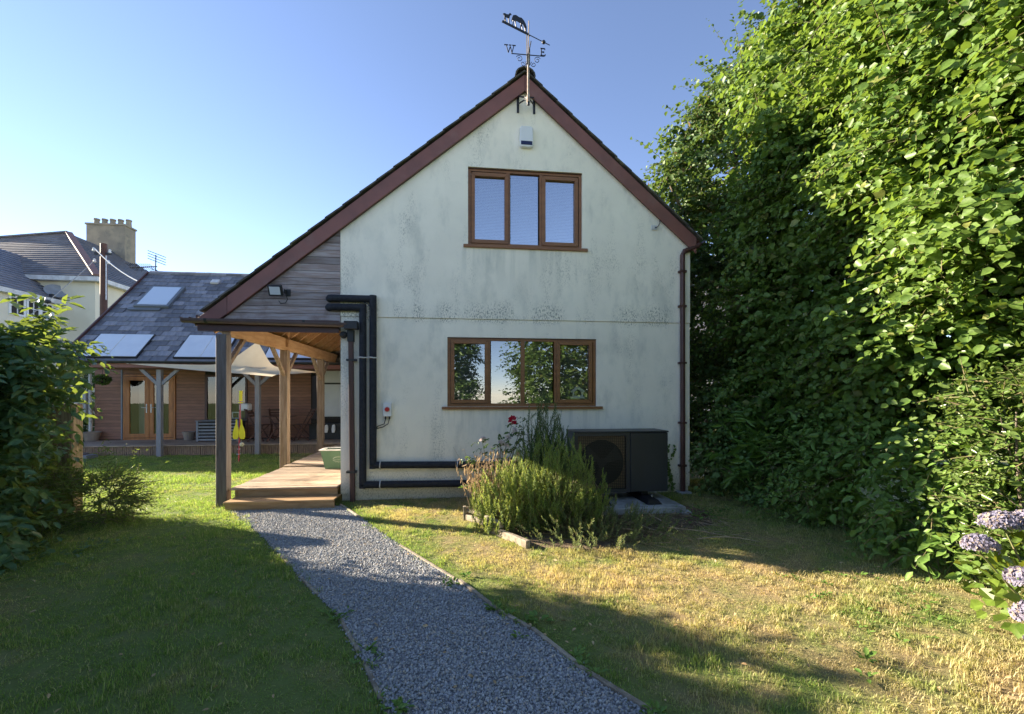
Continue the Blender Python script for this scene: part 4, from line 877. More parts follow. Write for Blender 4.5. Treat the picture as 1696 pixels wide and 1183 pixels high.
# ------------------------------------------------------------------ neighbour's house far left
NH = thing('neighbour_house', 'big cream rendered house with hipped slate roofs and tall chimney', 'house', (-20, 17, 0)); NO = (-20, 17, 0)
EZ = 6.78; CX = -15.86
B().box(-27, 15, 0, CX - .25, 22, EZ - .1).make('wall', MT['cream'], NH, NO)
b_ = B(); b_.box(-27, 10.8, 0, -17.5, 14.99, 5.65); b_.make('wall', MT['cream'], NH, NO)
def courses(p00, p10, p11, p01, n, mat, th=.02, name='slate_courses'):
    "a roof plane (eave p00-p10, top p01-p11) as stepped slate courses"
    p00, p10, p11, p01 = map(Vector, (p00, p10, p11, p01)); nn = (p10 - p00).cross(p01 - p00).normalized(); nn = nn if nn.z > 0 else -nn; b_ = B()
    for k in range(n):
        a, c = k / n, (k + 1) / n; l0, r0 = p00.lerp(p01, a), p10.lerp(p11, a); l1, r1 = p00.lerp(p01, c), p10.lerp(p11, c)
        vs = [l0 + nn * th, r0 + nn * th, r1 + nn * .003, l1 + nn * .003, l0 - nn * .02, r0 - nn * .02]
        b_.add(vs, [(0, 1, 2, 3), (0, 4, 5, 1)])
    return b_.make(name, mat, NH, NO, kind='stuff')
apx, apz = (-19.7, 18.2), 9.75
courses((-24.6, 14.75, EZ), (CX, 14.75, EZ), (apx[0], apx[1], apz), (-24.4, 18.2, 9.15), 20, MT['slatesun'], .03)
courses((CX, 14.75, EZ), (CX, 24, EZ), (-19.7, 22, apz), (apx[0], apx[1], apz), 20, MT['slate'], .03)
b_ = B(); b_.add([(CX, 14.75, EZ), (CX, 24, EZ), (-19.7, 22, apz - .03), (-19.7, 18.2, apz - .03), (-24.4, 18.2, 9.12), (-24.6, 14.75, EZ), (-24.6, 24, EZ)], [(0, 1, 2, 3), (0, 3, 4, 5), (1, 6, 4, 2), (2, 4, 3), (4, 6, 5)]); b_.make('roof', MT['slate'], NH, NO)
B().beam((CX + .02, 14.73, EZ + .05), (apx[0], apx[1], apz + .05), .28, .07).make('hip_tiles', M('terracotta_hip', (.3, .17, .14), (.24, .14, .12), 5, vary=.1), NH, NO)
B().beam((-24.4, 18.2, 9.2), (apx[0], apx[1], apz + .05), .25, .07).make('ridge_tiles', MT['slate'], NH, NO)
B().box(-24.6, 14.68, EZ - .22, CX + .08, 14.95, EZ - .03).box(CX - .2, 14.95, EZ - .22, CX + .08, 24, EZ - .03).make('eaves_gutter', MT['whitedirt'], NH, NO)
wz = lambda x: 5.75 + .84 * (-17.5 - x)
courses((-17.35, 10.7, wz(-17.35)), (-17.35, 15.0, wz(-17.35)), (-20.2, 17.6, wz(-20.2)), (-20.2, 10.7, wz(-20.2)), 18, MT['slate'], .03)
B().add([(-17.35, 10.7, wz(-17.35) - .03), (-17.35, 15, wz(-17.35) - .03), (-20.2, 17.6, wz(-20.2) - .03), (-20.2, 10.7, wz(-20.2) - .03), (-25, 10.7, 5.6), (-25, 15, 5.6)], [(0, 1, 2, 3), (3, 2, 5, 4), (0, 3, 4)]).make('roof', MT['slate'], NH, NO)
B().box(-17.48, 10.7, 5.5, -17.25, 15, 5.68).make('eaves_gutter', MT['whitedirt'], NH, NO)
for y0, y1 in ((12.75, 13.36), (13.46, 14.0), (14.06, 14.6)):
    f = B(); vs = []
    WN = bpy.data.objects.new('window', None); WN.location = (-17.5 - NO[0], y0 - NO[1], 4.7); put(WN, NH); o = (-17.5, y0, 4.7)
    f.box(-17.51, y0 - .03, 4.7, -17.46, y0 + .05, 5.48).box(-17.51, y1 - .05, 4.7, -17.46, y1 + .03, 5.48).box(-17.51, y0 + .05, 5.4, -17.46, y1 - .05, 5.48).box(-17.51, y0 + .05, 4.7, -17.46, y1 - .05, 4.78)
    f.box(-17.51, (y0 + y1) / 2 - .015, 4.78, -17.465, (y0 + y1) / 2 + .015, 5.4).box(-17.51, y0 + .05, 5.08, -17.467, y1 - .05, 5.11); f.make('frame', MT['white'], WN, o)
    B().add([(-17.485, y0 + .05, 4.78), (-17.485, y1 - .05, 4.78), (-17.485, y1 - .05, 5.4), (-17.485, y0 + .05, 5.4)], [(0, 1, 2, 3)]).make('pane', MT['dark'], WN, o)
CH = B().box(-21.0, 21, 6.5, -19.0, 21.85, 11.2).make('chimney', MT['chim'], NH, NO)
B().box(-21.05, 20.95, 11.205, -18.95, 21.9, 11.3).make('chimney_cap', MT['chim'], CH, NO)
for k in range(5): B().lathe((-20.75 + k * .42, 21.4, 11.3), [(.14, 0), (.125, .3), (.155, .31), (.155, .38), (.1, .38), (.1, .3)], 12).make('chimney_pot', MT['chim'], CH, NO)
b_ = B(); bo = (-17.5, 14.8, 6.1)
T = thing('satellite_dish', 'grey satellite dish on the cream wall under the neighbour\'s eaves', 'satellite dish', bo)
b_ = B(); n = 20; vs = [(0, 0, -.09)]; 
for r_, z_ in ((.2, -.075), (.4, -.0)):
    for k in range(n): t = 2 * math.pi * k / n; vs.append((math.cos(t) * r_, math.sin(t) * r_ * .85, z_))
fs = [(0, 1 + k, 1 + (k + 1) % n) for k in range(n)] + [(1 + k, 21 + k, 21 + (k + 1) % n, 1 + (k + 1) % n) for k in range(n)]
b_.add(vs, fs); d = b_.make('dish', MT['greypaint'], T); d.rotation_euler = Vector((.6, -.55, .45)).to_track_quat('Z', 'Y').to_euler(); d.modifiers.new('s', 'SOLIDIFY').thickness = .015
B().tube([(0, .15, -.1), (0, .0, -.25), (.2, -.45, -.3)], .02, 6).make('arm', MT['galv'], T); B().box(.14, -.52, -.36, .26, -.4, -.24).make('receiver', MT['blackpl'], T)
B().tube([(.0, .1, -.25), (.3, .15, -.4), (.2, .15, -.6)], .01, 5).make('cable', MT['whitedirt'], T)
PO = (-12.87, 11, 0); T = thing('telegraph_pole', 'dark wooden telegraph pole with white insulators behind the slate roof', 'telegraph pole', PO)
B().tube([(-12.87, 11, 0), (-12.87, 11, 7.05)], [.13, .1], 12).make('pole', MT['reddark'], T, PO); B().box(-13.15, 10.95, 6.65, -12.6, 11.02, 6.72).make('crossbar', MT['iron'], T, PO)
for x, z in ((-13.15, 6.8), (-12.62, 6.75), (-13.12, 6.4), (-12.66, 6.35)): B().lathe((x, 10.93, z - .05), [(.03, 0), (.05, .03), (.03, .07), (.045, .1), (.01, .14)], 10).make('insulator', MT['white'], T, PO)
B().tube([(-12.72, 10.9, 5.0), (-12.72, 10.9, 6.6)], .02, 6).make('conduit', MT['galv'], T, PO)
def wire(label, p, q, sag, r_, mat, ball=None):
    T = thing('overhead_wire', label, 'wire', p); p_, q_ = Vector(p), Vector(q); pts = [p_.lerp(q_, t / 14) - Vector((0, 0, 4 * sag * (t / 14) * (1 - t / 14))) for t in range(15)]
    B().tube(pts, r_, 5).make('cable', mat, T, p)
    if ball: c = pts[ball]; B().lathe(c - Vector((0, 0, .07)), [(.01, 0), (.08, .03), (.09, .07), (.08, .11), (.01, .14)], 12).make('cable_joint', MT['blackpl'], T, p)
wire('white cable sagging from the telegraph pole down to the slate roof', (-13.1, 10.9, 6.85), (-9.75, 8.6, 5.0), .18, .018, MT['white'])
wire('thin cable with a black joint falling from the pole behind the left shrub', (-13.12, 10.9, 6.4), (-13.4, 7.6, 3.0), .12, .012, MT['galv'], 7)
wire('thin pale wire crossing in front of the tall hazel', (3.55, -.35, 5.0), (5.2, -3.9, 7.3), .05, .003, MT['stem'])
T = thing('television_aerial', 'black television aerial with many rods above the slate roof', 'aerial', (-11.8, 12, 4)); o = (-11.8, 12, 4)
B().tube([(-11.8, 12, 4), (-11.75, 12, 7.0)], .02, 6).make('mast', MT['iron'], T, o); B().tube([(-12.75, 12.1, 6.5), (-11.65, 11.9, 6.52)], .022, 5).make('boom', MT['iron'], T, o)
b_ = B()
for k in range(12): x = -12.7 + k * .075; b_.tube([(x - .06, 11.9, 6.62), (x + .06, 12.25, 6.42)], .011, 4)
b_.make('director_rod', MT['iron'], T, o)
b_ = B()
for k in range(4):
    z = 6.72 + .1 * k; b_.tube([(-11.95, 11.85, z + .1), (-11.45, 12.1, z - .08)], .012, 4); z = 6.38 - .1 * k; b_.tube([(-11.85, 11.85, z + .05), (-11.35, 12.1, z - .12)], .012, 4)
b_.make('reflector_rod', MT['iron'], T, o)
T = thing('white_meter_box', 'white utility box beyond the left end of the bungalow', 'utility box', (-11.3, 7.9, .9)); B().box(-.15, -.1, -.05, .25, .1, .75).make('cabinet', MT['whitedirt'], T, bevel=.01); B().box(.0, -.11, .1, .2, -.101, .6).make('door', MT['whitedirt'], T)
T = thing('pink_house', 'pale pink rendered house glimpsed behind the maple', 'house', (13, 17, 0)); o = (13, 17, 0)
B().box(10.5, 14, 0, 17, 20, 6.9).make('wall', M('pink_render', (.6, .47, .4), (.5, .4, .34), 2), T, o); B().prism([(10.3, 6.9), (17.2, 6.9), (13.75, 9.2)], 13.8, 20.2).make('roof', MT['slate'], T, o)
# ------------------------------------------------------------------ trees and hedges on the right
def tree(name, label, cat_, base, lobes, leafm, shape, size, dens, n=9, L=(.35, .7), droop=.3, trunks=1, tr=.1, single=0, group=None, inner=.25, up=.65, face=None, lo=.72, spread=.8, rough=None):
    rough = (.42 if lobes[0][3] > 1 else .1) if rough is None else rough
    T = thing(name, label, cat_, base, group)
    A, O = lobes_surface(lobes, dens, lo=lo, face=face, rough=rough)
    out = O + rng.normal(0, .45, O.shape); out[:, 2] = out[:, 2] * .5 + .12
    m = len(A); Ls = rng.uniform(L[0], L[1], m)
    S1 = sprays(A - nrm(out) * Ls[:, None] * .5, out, Ls, n, size, droop=droop, up=up, spread=spread)
    A2, O2 = lobes_surface(lobes, dens * inner, lo=.35, hi=.75)
    S2 = sprays(A2, O2 + rng.normal(0, .6, O2.shape), .6, n, size * 1.25, droop=droop, up=up)
    if rough > .3:
        q = (rng.random(m) < .035) & ((A[:, 0] > 4.5) | (A[:, 0] < 0) | (A[:, 2] > 4.8)); A3 = A[q]; o3 = out[q] + [0, 0, .35]; L3 = rng.uniform(.7, 1.25, q.sum())
        S3 = sprays(A3, o3, L3, 13, size, droop=droop * .5, up=up, spread=spread); S1 = cat(S1, S3)
        stems('twig', A3, A3 + nrm(o3) * L3[:, None] * .86 - np.array([0, 0, 1]) * (L3 * droop * .36)[:, None], .006, MT['stem'], T, mid=A3 + nrm(o3) * L3[:, None] * .45 - np.array([0, 0, 1]) * (L3 * droop * .1)[:, None])
    Lf = cat(S1, S2); ok = Lf[0][:, 2] > .03; Lf = tuple(a[ok] for a in Lf)
    leaves('crown', Lf, shape, leafm, T, single)
    st = A - nrm(out) * Ls[:, None] * .5; q = rng.random(m) < .6
    tip = st + nrm(out) * Ls[:, None] * .95; tip[:, 2] -= droop * Ls * .9
    md = st + nrm(out) * Ls[:, None] * .5; md[:, 2] -= droop * Ls * .25
    stems('twig', st[q], tip[q], .006, MT['stem'], T, mid=md[q])
    if trunks:
        for k in range(trunks):
            b_ = B(); c = lobes[k % len(lobes)]; p0 = Vector(base) + Vector((rnd.uniform(-.25, .25), rnd.uniform(-.25, .25), 0)) * (trunks > 1)
            limb(b_, p0, (c[0], c[1], c[2] + c[5] * .3), tr, tr * .3, .06, 7)
            for e in range(4):
                t = rnd.uniform(.35, .9); s_ = p0.lerp(Vector((c[0], c[1], c[2] + c[5] * .3)), t); c2 = lobes[rnd.randrange(len(lobes))]
                limb(b_, s_, (c2[0] + rnd.uniform(-.6, .6) * c2[3], c2[1] + rnd.uniform(-.6, .6) * c2[4], c2[2] + rnd.uniform(0, .6) * c2[5]), tr * .4, tr * .1, .12, 5)
            b_.make('trunk', MT['bark'], T, base, smooth=True)
    return T
FACE = (-.85, -.3, .35)
tree('maple_tree', 'dark leafy maple rising behind the right corner of the house', 'tree', (5.9, 1.9, 0),
     [(5.5, 1.6, 6.2, 1.35, 1.4, 1.0), (5.5, 1.5, 4.6, 1.4, 1.4, 1.0), (5.35, 1.4, 3.1, 1.35, 1.5, 1.2), (6.4, 1.2, 7.5, 1.5, 1.5, 1.0), (5.5, 1.6, 1.6, 1.5, 1.5, 1.2), (4.4, 1.3, 6.55, .45, .45, .36), (4.12, 1.4, 5.7, .4, .4, .3), (4.75, 1.2, 7.1, .42, .4, .34), (4.15, 1.4, 4.75, .4, .4, .3)],
     LM['maple'], 'round', .095, 68, inner=.15, trunks=1, tr=.16, face=FACE, L=(.4, .8))
tree('hazel_tree', 'middle hazel of the hedge, top left outline against the sky', 'tree', (5.8, -.5, 0),
     [(5.95, -.9, 6.0, 1.3, 1.2, 1.2), (6.5, -.8, 7.4, 1.25, 1.3, 1.0), (5.15, -.5, 7.3, .4, .4, .34), (4.75, -.4, 6.45, .4, .42, .34), (4.35, -.9, 5.6, .4, .4, .3), (5.45, -.6, 4.4, 1.3, 1.3, 1.3), (5.5, -.5, 2.8, 1.3, 1.2, 1.2), (5.0, -1.0, 5.0, .8, .8, .7), (5.3, -.3, 1.4, 1.1, 1.1, .9), (6.9, -1.3, 8.6, 1.5, 1.4, 1.0)],
     LM['hazel'], 'round', .094, 70, trunks=3, tr=.07, inner=.4, single=60, group='hazels of the tall right hedge', face=FACE, droop=.35)
tree('hazel_tree', 'nearest sunlit hazel, its long sprays filling the right edge of view', 'tree', (5.7, -2.8, 0),
     [(5.35, -2.6, 5.2, 1.2, 1.2, 1.3), (5.3, -3.0, 3.6, 1.15, 1.2, 1.2), (5.2, -2.4, 2.2, 1.0, 1.2, 1.0), (5.7, -2.5, 6.9, 1.3, 1.2, 1.2), (5.0, -2.0, 4.3, .75, .8, .7), (5.3, -3.7, 5.0, 1.0, .9, 1.5), (5.6, -3.0, 8.4, 1.5, 1.5, 1.0)],
     LM['hazel'], 'round', .094, 95, trunks=4, tr=.06, inner=.55, single=240, group='hazels of the tall right hedge', face=FACE, droop=.35)
tree('hazel_tree', 'hazel just past the right edge of view, only fringe leaves showing', 'tree', (5.9, -5.0, 0),
     [(5.7, -4.9, 4.6, 1.2, 1.1, 1.5), (5.7, -4.9, 2.4, 1.1, 1.1, 1.3), (5.8, -5.2, 6.8, 1.3, 1.3, 1.3)], LM['hazel'], 'round', .11, 34, inner=.6, trunks=2, tr=.07, group='hazels of the tall right hedge', face=FACE)
tree('ivy_mound', 'dark ivy mound hugging the foot of the right downpipe', 'ivy', (4.2, -.3, 0),
     [(4.3, -.2, .55, .55, .5, .6), (4.15, -.75, .35, .5, .45, .42), (4.6, .5, .9, .8, .9, .9), (4.8, -.5, 1.0, .7, .7, .7)], LM['ivy'], 'round', .075, 55, n=7, L=(.2, .4), trunks=0)
tree('laurel_shrub', 'bright narrow leaved laurel shrub standing above the ivy mound', 'shrub', (4.3, -.8, 0),
     [(4.3, -.85, 1.15, .3, .3, .32), (4.3, -.8, .75, .35, .35, .35)], LM['laurel'], 'lance', .2, 70, n=9, L=(.25, .4), droop=-.2, trunks=1, tr=.025, up=.3, lo=.3)
tree('bramble_bush', 'mid green bramble thicket beside the laurel at the lawn edge', 'bush', (4.5, -1.4, 0),
     [(4.5, -1.35, .5, .62, .6, .6), (4.7, -1.6, .95, .6, .6, .5), (4.35, -1.75, .3, .5, .45, .35)], LM['bramble'], 'oval', .085, 55, n=7, L=(.25, .5), trunks=0)
tree('weeping_shrub', 'arching shrub with pointed hanging leaves at the lawn edge', 'shrub', (4.6, -2.4, 0),
     [(4.55, -2.3, .6, .6, .65, .65), (4.5, -2.9, .5, .55, .55, .55), (4.8, -2.4, 1.1, .6, .8, .5), (4.75, -3.1, 1.0, .5, .6, .5), (4.3, -3.15, .3, .4, .4, .32)], LM['bramble'], 'oval', .11, 52, n=9, L=(.35, .6), droop=.7, trunks=0, up=.5, single=40)
tree('privet_bush', 'small leaved glossy privet bush between nearest hazel and hydrangea', 'bush', (4.55, -3.75, 0),
     [(4.5, -3.65, 1.25, .5, .5, .55), (4.5, -3.8, .7, .5, .45, .5), (4.7, -4.0, 1.5, .5, .5, .5), (4.3, -3.9, .3, .4, .4, .3)], LM['privet'], 'oval', .06, 75, n=9, L=(.2, .4), droop=.1, trunks=2, tr=.02)
T = thing('wall_ivy', 'thin ivy strands climbing the wall beside the right downpipe', 'ivy', (3.35, -.03, 0)); 
A = np.concatenate([np.stack([3.36 + .06 * np.sin(np.linspace(0, 5, 40) + p) + p * .03 - .1, np.full(40, -.03), np.linspace(.05, .75, 40)], 1) for p in (0, 1.3, 2.4)])
leaves('leaf_strand', (A, rng.normal(0, 1, A.shape) * [1, .2, 1], np.array([0, -1, 0]) + rng.normal(0, .3, A.shape), rng.uniform(.025, .05, len(A))), 'round', LM['ivy'], T)

# hydrangea with mophead flowers
T = thing('hydrangea', 'hydrangea with fading mauve mopheads at the right edge of the lawn', 'hydrangea', (3.7, -4.5, 0)); HY = T
heads = [((3.42, -4.31, .74), (.15, .1, .07), 0), ((3.56, -4.36, .76), (.12, .1, .07), 0), ((3.16, -4.37, .62), (.085, .085, .075), 0), ((2.98, -4.72, .56), (.08, .08, .07), 0), ((2.68, -4.97, .5), (.09, .08, .07), 0), ((2.72, -5.0, .38), (.08, .08, .07), 0)]
heads = [((c[0] + .05, c[1], c[2]), r_, pk) for c, r_, pk in heads]
for c, r_, pk in heads:
    n = int(260 * (r_[0] / .08)); d = nrm(rng.normal(0, 1, (n, 3))); d[:, 2] = np.abs(d[:, 2]) * 1.0 - .25; P = np.array(c) + d * r_ * rng.uniform(.82, 1.02, (n, 1))
    Ls = []
    for k in range(4):
        tn = nrm(np.cross(d, rng.normal(0, 1, d.shape)) + d * .35); Ls.append((P, tn, d + rng.normal(0, .3, d.shape), rng.uniform(.014, .024, n)))
    leaves('flower_head', cat(*Ls), 'round', LM['petalpink' if pk else 'petal'], T)
    b_ = B(); b_.tube([(c[0], c[1], c[2] - .05), ((c[0] + 3.6) / 2, (c[1] - 4.5) / 2 if 0 else (c[1] - 4.5) / 2, c[2] * .5), (3.6 + rnd.uniform(-.1, .1), -4.5, 0)], [.005, .007, .009], 5); b_.make('stem', MT['stem'], T, (3.7, -4.5, 0))
n = 300; P = np.array([3.62, -4.45, .36]) + nrm(rng.normal(0, 1, (n, 3))) * [.45, .4, .3] * rng.uniform(.4, 1, (n, 1)); D_ = nrm(P - [3.5, -4.5, .2]) + rng.normal(0, .4, P.shape); D_[:, 2] -= .2
N_ = np.array([-.5, -.35, .7]) + rng.normal(0, .35, P.shape); ok = P[:, 2] > .05
leaves('leaf_mass', tuple(a[ok] for a in (P, D_, N_, rng.uniform(.045, .095, n))), 'round', LM['hydr'], T, 120)
def weeds(name, label, spots, leafm, shape, size, k=9, cat_='weeds', h=.04):
    T = thing(name, label, cat_, (spots[0][0], spots[0][1], 0)); L_ = []
    for x, y, s_ in spots:
        t = rng.uniform(0, 6.283, k); D_ = np.stack([np.cos(t), np.sin(t), rng.uniform(.15, .7, k)], 1); P = np.array([x, y, .01]) + D_ * rng.uniform(0, h, (k, 1)) * s_
        L_.append((P, D_, np.array([0, 0, 1.]) + rng.normal(0, .25, (k, 3)), rng.uniform(.6, 1.1, k) * size * s_))
    leaves('leaf_rosette', cat(*L_), shape, leafm, T); return T
weeds('edge_weeds', 'low leafy weeds scrambling along the gravel edge near the camera', [(x + rnd.uniform(-.13, .1), y + rnd.uniform(-.1, .1), rnd.uniform(.7, 1.3)) for x, y in PATH_R[3:8] for _ in range(4)] + [(x + rnd.uniform(-.08, .08), y + rnd.uniform(-.15, .15), rnd.uniform(.6, 1.2)) for x, y in PATH_L[6:9] for _ in range(5)], LM['bramble'], 'oval', .05)
weeds('lawn_seedlings', 'bright green seedlings sprouting on the lawn before the hydrangea', [(rnd.uniform(2.6, 3.6), rnd.uniform(-4.3, -3.2), rnd.uniform(.4, .9)) for _ in range(60)] + [(2.35, -4.45, 1.3), (2.2, -4.6, 1.2), (2.9, -3.9, 1.2)], LM['bramble'], 'oval', .045, 8, h=.03)
weeds('shade_weeds', 'low bramble seedlings under the left shrub', [(rnd.uniform(-4.6, -3.4), rnd.uniform(-3.0, -1.7), rnd.uniform(.6, 1.5)) for _ in range(46)], LM['shrub'], 'oval', .06, 8, h=.14)
weeds('bed_weeds', 'small green weeds in the bare soil beside the concrete slab', [(rnd.uniform(2.7, 3.6), rnd.uniform(-1.7, -1.0), rnd.uniform(.6, 1.4)) for _ in range(30)], LM['bramble'], 'oval', .045, 7, h=.08)

# ------------------------------------------------------------------ left side
tree('flowering_shrub', 'big pinnate leaved shrub overhanging the fence on the left', 'shrub', (-5.1, -1.7, 0),
     [(-4.95, -1.85, 1.8, .8, .5, .5), (-4.6, -1.5, 2.08, .55, .3, .34), (-5.1, -1.9, 1.3, .75, .6, .55), (-4.75, -2.0, .75, .5, .45, .45), (-4.55, -2.15, .35, .5, .4, .36), (-5.6, -2.0, 1.85, .8, .6, .5), (-5.6, -.8, .95, .5, .38, .65), (-5.3, -1.1, .7, .4, .4, .5)],  # last lobes sit behind the shrub, added to block sun from the lawn
     LM['shrub'], 'oval', .14, 50, inner=.4, rough=.12, n=11, L=(.3, .55), droop=.4, trunks=3, tr=.035, single=200, up=1.1, spread=1.0)
tree('tall_hedge', 'tall dark hedge running along the left side of the lawn', 'hedge', (-5.6, -4.5, 0),
     [(-6.25, -1.4, 1.9, .7, .6, 1.25), (-6.2, -2.0, 1.7, .7, .6, 1.3), (-5.9, -2.9, 2.0, .8, 1.05, 1.15), (-5.8, -4.2, 2.0, .8, 1.05, 1.155), (-5.9, -5.6, 2.0, .8, 1.05, 1.15), (-5.9, -7.0, 2.0, .8, 1.05, 1.15), (-5.8, -8.4, 2.0, .8, 1.05, 1.15), (-5.8, -3.5, .8, .7, 1.2, .8), (-5.8, -5.5, .8, .7, 1.4, .8), (-5.8, -7.6, .8, .7, 1.4, .8)],  # first two lobes, out of view, added to fill the hedge's shadow on the lawn
     LM['ivy'], 'oval', .15, 60, n=9, trunks=0, inner=1.0, rough=.08)
tree('feathery_bush', 'low feathery bush at the foot of the old gate post', 'bush', (-4.35, -.95, 0),
     [(-4.35, -.95, .32, .5, .4, .34), (-4.75, -1.1, .4, .4, .4, .4)], LM['fern'], 'lance', .05, 170, n=22, L=(.25, .5), droop=.1, trunks=0, up=.3, spread=1.0)
T = thing('rose_spray', 'pink flowered sprig hanging at the shrub tip over the post', 'rose', (-4.4, -1.15, 1.6))
for dx, dz in ((0, .15), (.05, -.04)):
    d = nrm(rng.normal(0, 1, (26, 3))); P = np.array([-4.42 + dx, -1.15, 1.6 + dz]) + d * .012
    leaves('bloom', (P, d, rng.normal(0, 1, d.shape), rng.uniform(.01, .02, 26)), 'round', LM['petalpink'], T)
B().tube([(-4.6, -1.3, 1.3), (-4.45, -1.18, 1.6), (-4.44, -1.15, 1.9)], .005, 5).make('stem', MT['stem'], T, (-4.4, -1.15, 1.6))
FE = thing('paling_fence', 'old split paling fence with weathered gate post behind the left shrub', 'fence', (-5.1, -.3, 0)); o = (-5.1, -.3, 0)
b_ = B().box(-5.2, -.39, -.1, -5.01, -.21, 1.44); b_.make('post', MT['fencewood'], FE, o, .012)
B().box(-5.36, -.37, -.1, -5.24, -.25, 1.43).make('post', MT['fencewood'], FE, o, .012)
B().box(-5.5, -.4, 1.31, -5.2, -.34, 1.43).make('rail', MT['fencewood'], FE, o, .008)
for z in (.35, 1.15): B().beam((-5.2, -.26, z), (-8.5, -.1, z + .02), .05, .08).make('rail', MT['fencewood'], FE, o)
x = -5.42
while x > -8.4:
    wv = rnd.uniform(.03, .055); B().beam((x, -.3 + rnd.uniform(-.02, .02) + (-5.2 - x) * .05, 0), (x + rnd.uniform(-.02, .02), -.3 + (-5.2 - x) * .05, 1.3 + rnd.uniform(-.12, .12)), wv, .02, (0, 1, 0)).make('paling', MT['fencewood'], FE, o); x -= wv + rnd.uniform(.003, .02)
tree('fence_ivy', 'ivy over the paling fence, extended out of view to shade the lawn', 'ivy', (-6.2, -.3, 0), [(-6.3, -.35, .9, .8, .25, 1.0), (-7.4, -.2, .8, .9, .25, .75), (-6.5, -.9, 1.0, .8, .5, 1.0)], LM['ivy'], 'oval', .08, 60, n=7, L=(.2, .35), trunks=0)  # height and out-of-view lobe added to keep sun off the left lawn
tree('garden_shrub', 'dark evergreen shrub beyond the left end of the bungalow', 'shrub', (-12.6, 8.5, 0), [(-12.6, 8.6, 1.2, 1.4, .9, 1.2), (-11.9, 9.5, 1.6, .8, .8, 1.2), (-14, 8.8, 1.4, 1.4, 1, 1.5)], LM['ivy'], 'oval', .16, 22, n=7, trunks=0)
tree('shade_shrub', 'unseen shrub added left of the bungalow to shade the far lawn', 'shrub', (-12.4, 6, 0), [(-12.4, 5.6, 1.1, .9, 1.0, 1.3), (-12.6, 6.9, 1.1, .9, 1.0, 1.3)], LM['ivy'], 'oval', .15, 20, n=7, trunks=0)  # stands out of view, put in only to cast shade on the lawn
tree('orchard_tree', 'broad green tree mirrored in the right ground floor panes', 'tree', (3.6, -11.6, 0), [(4.2, -11.3, 3.2, 2.2, 1.3, 2.3), (6.2, -11.8, 2.8, 2.0, 1.3, 2.4), (3.6, -11, 1.6, 1.6, 1.0, 1.6)], LM['hazel'], 'oval', .17, 34, n=9, L=(.5, .9), trunks=1, tr=.15)
tree('garden_tree', 'dark tree mirrored in the left ground floor pane', 'tree', (-1.6, -11.5, 0), [(-.6, -11.5, 3.2, 1.2, 1.0, 1.6), (-.5, -11.5, 1.6, 1.2, 1.0, 1.2), (-2.8, -12, 3.0, 1.6, 1.3, 1.8)], LM['ivy'], 'oval', .17, 34, n=9, L=(.4, .8), trunks=1, tr=.12)

# ------------------------------------------------------------------ rosemary bed
def shoots(name, parent, centre, r, m, h, lenr, needles, size, mat, lean=.35, basez=0, top=None):
    cx, cy = centre; rx, ry = r; t = rng.uniform(0, 6.283, m); q = np.sqrt(rng.uniform(0, 1, m))
    bx = cx + np.cos(t) * q * rx; by = cy + np.sin(t) * q * ry; hh = h * (1 - .55 * q ** 2) * rng.choice([.55, .7, .85, 1.0, 1.2], m) * rng.uniform(.9, 1.05, m)
    tip = np.stack([bx + np.cos(t) * q * lean * rx, by + np.sin(t) * q * lean * ry, hh], 1); Ls = rng.uniform(*lenr, m)
    d = nrm(np.stack([np.cos(t) * q * lean, np.sin(t) * q * lean, np.ones(m)], 1) + rng.normal(0, .22, (m, 3))); A = tip - d * Ls[:, None]
    s_ = np.linspace(0, 1, needles)[None, :, None]; P = A[:, None] + d[:, None] * s_ * Ls[:, None, None]
    rad = nrm(np.cross(d[:, None], rng.normal(0, 1, (m, needles, 3)))); D_ = d[:, None] * .75 + rad * (1.0 - .65 * s_); 
    Sz = size * (1.15 - .55 * s_[..., 0]) * rng.uniform(.7, 1.2, (m, needles)); N_ = d[:, None] - rad * .3 + rng.normal(0, .3, P.shape)
    ok = (P[..., 2] > .02).reshape(-1)
    leaves(name, tuple(a[ok] for a in (P.reshape(-1, 3), D_.reshape(-1, 3), N_.reshape(-1, 3), Sz.reshape(-1))), 'needle', mat, parent)
    st = np.stack([bx * .3 + cx * .7, by * .3 + cy * .7, np.zeros(m)], 1)
    stems('stem', st, tip - d * .03, .004, MT['stem'], parent, mid=A)
SH['needle'] = [(0, 0, 0), (.3, .075, .01), (.7, .07, .01), (1, 0, 0)]
T = thing('rosemary_bush', 'bright sunlit rosemary bush in the timber edged bed', 'bush', (.95, -1.75, 0))
shoots('needle_shoots', T, (.62, -1.5), (.4, .42), 300, .74, (.16, .4), 70, .044, LM['rosemary'])
shoots('needle_shoots', T, (1.12, -1.6), (.48, .4), 360, .94, (.16, .42), 70, .044, LM['rosemary'])
T = thing('upright_rosemary', 'tall dark upright rosemary between the rose and the heat pump', 'bush', (1.1, -1.0, 0))
shoots('needle_shoots', T, (1.12, -.98), (.36, .25), 380, 1.34, (.3, .6), 90, .044, LM['rosemary_dark'], .2)
shoots('needle_shoots', T, (1.0, -1.15), (.42, .25), 160, 1.0, (.3, .5), 70, .036, LM['rosemary'], .2)
T = thing('sprawling_lavender', 'grey green lavender sprawling out of the bed onto dry grass', 'plant', (1.55, -1.95, 0))
shoots('needle_shoots', T, (1.5, -1.9), (.5, .42), 240, .34, (.12, .28), 40, .04, LM['lavender'], .9)
shoots('needle_shoots', T, (1.95, -1.75), (.35, .35), 60, .2, (.12, .24), 34, .038, LM['lavender'], 1.2)
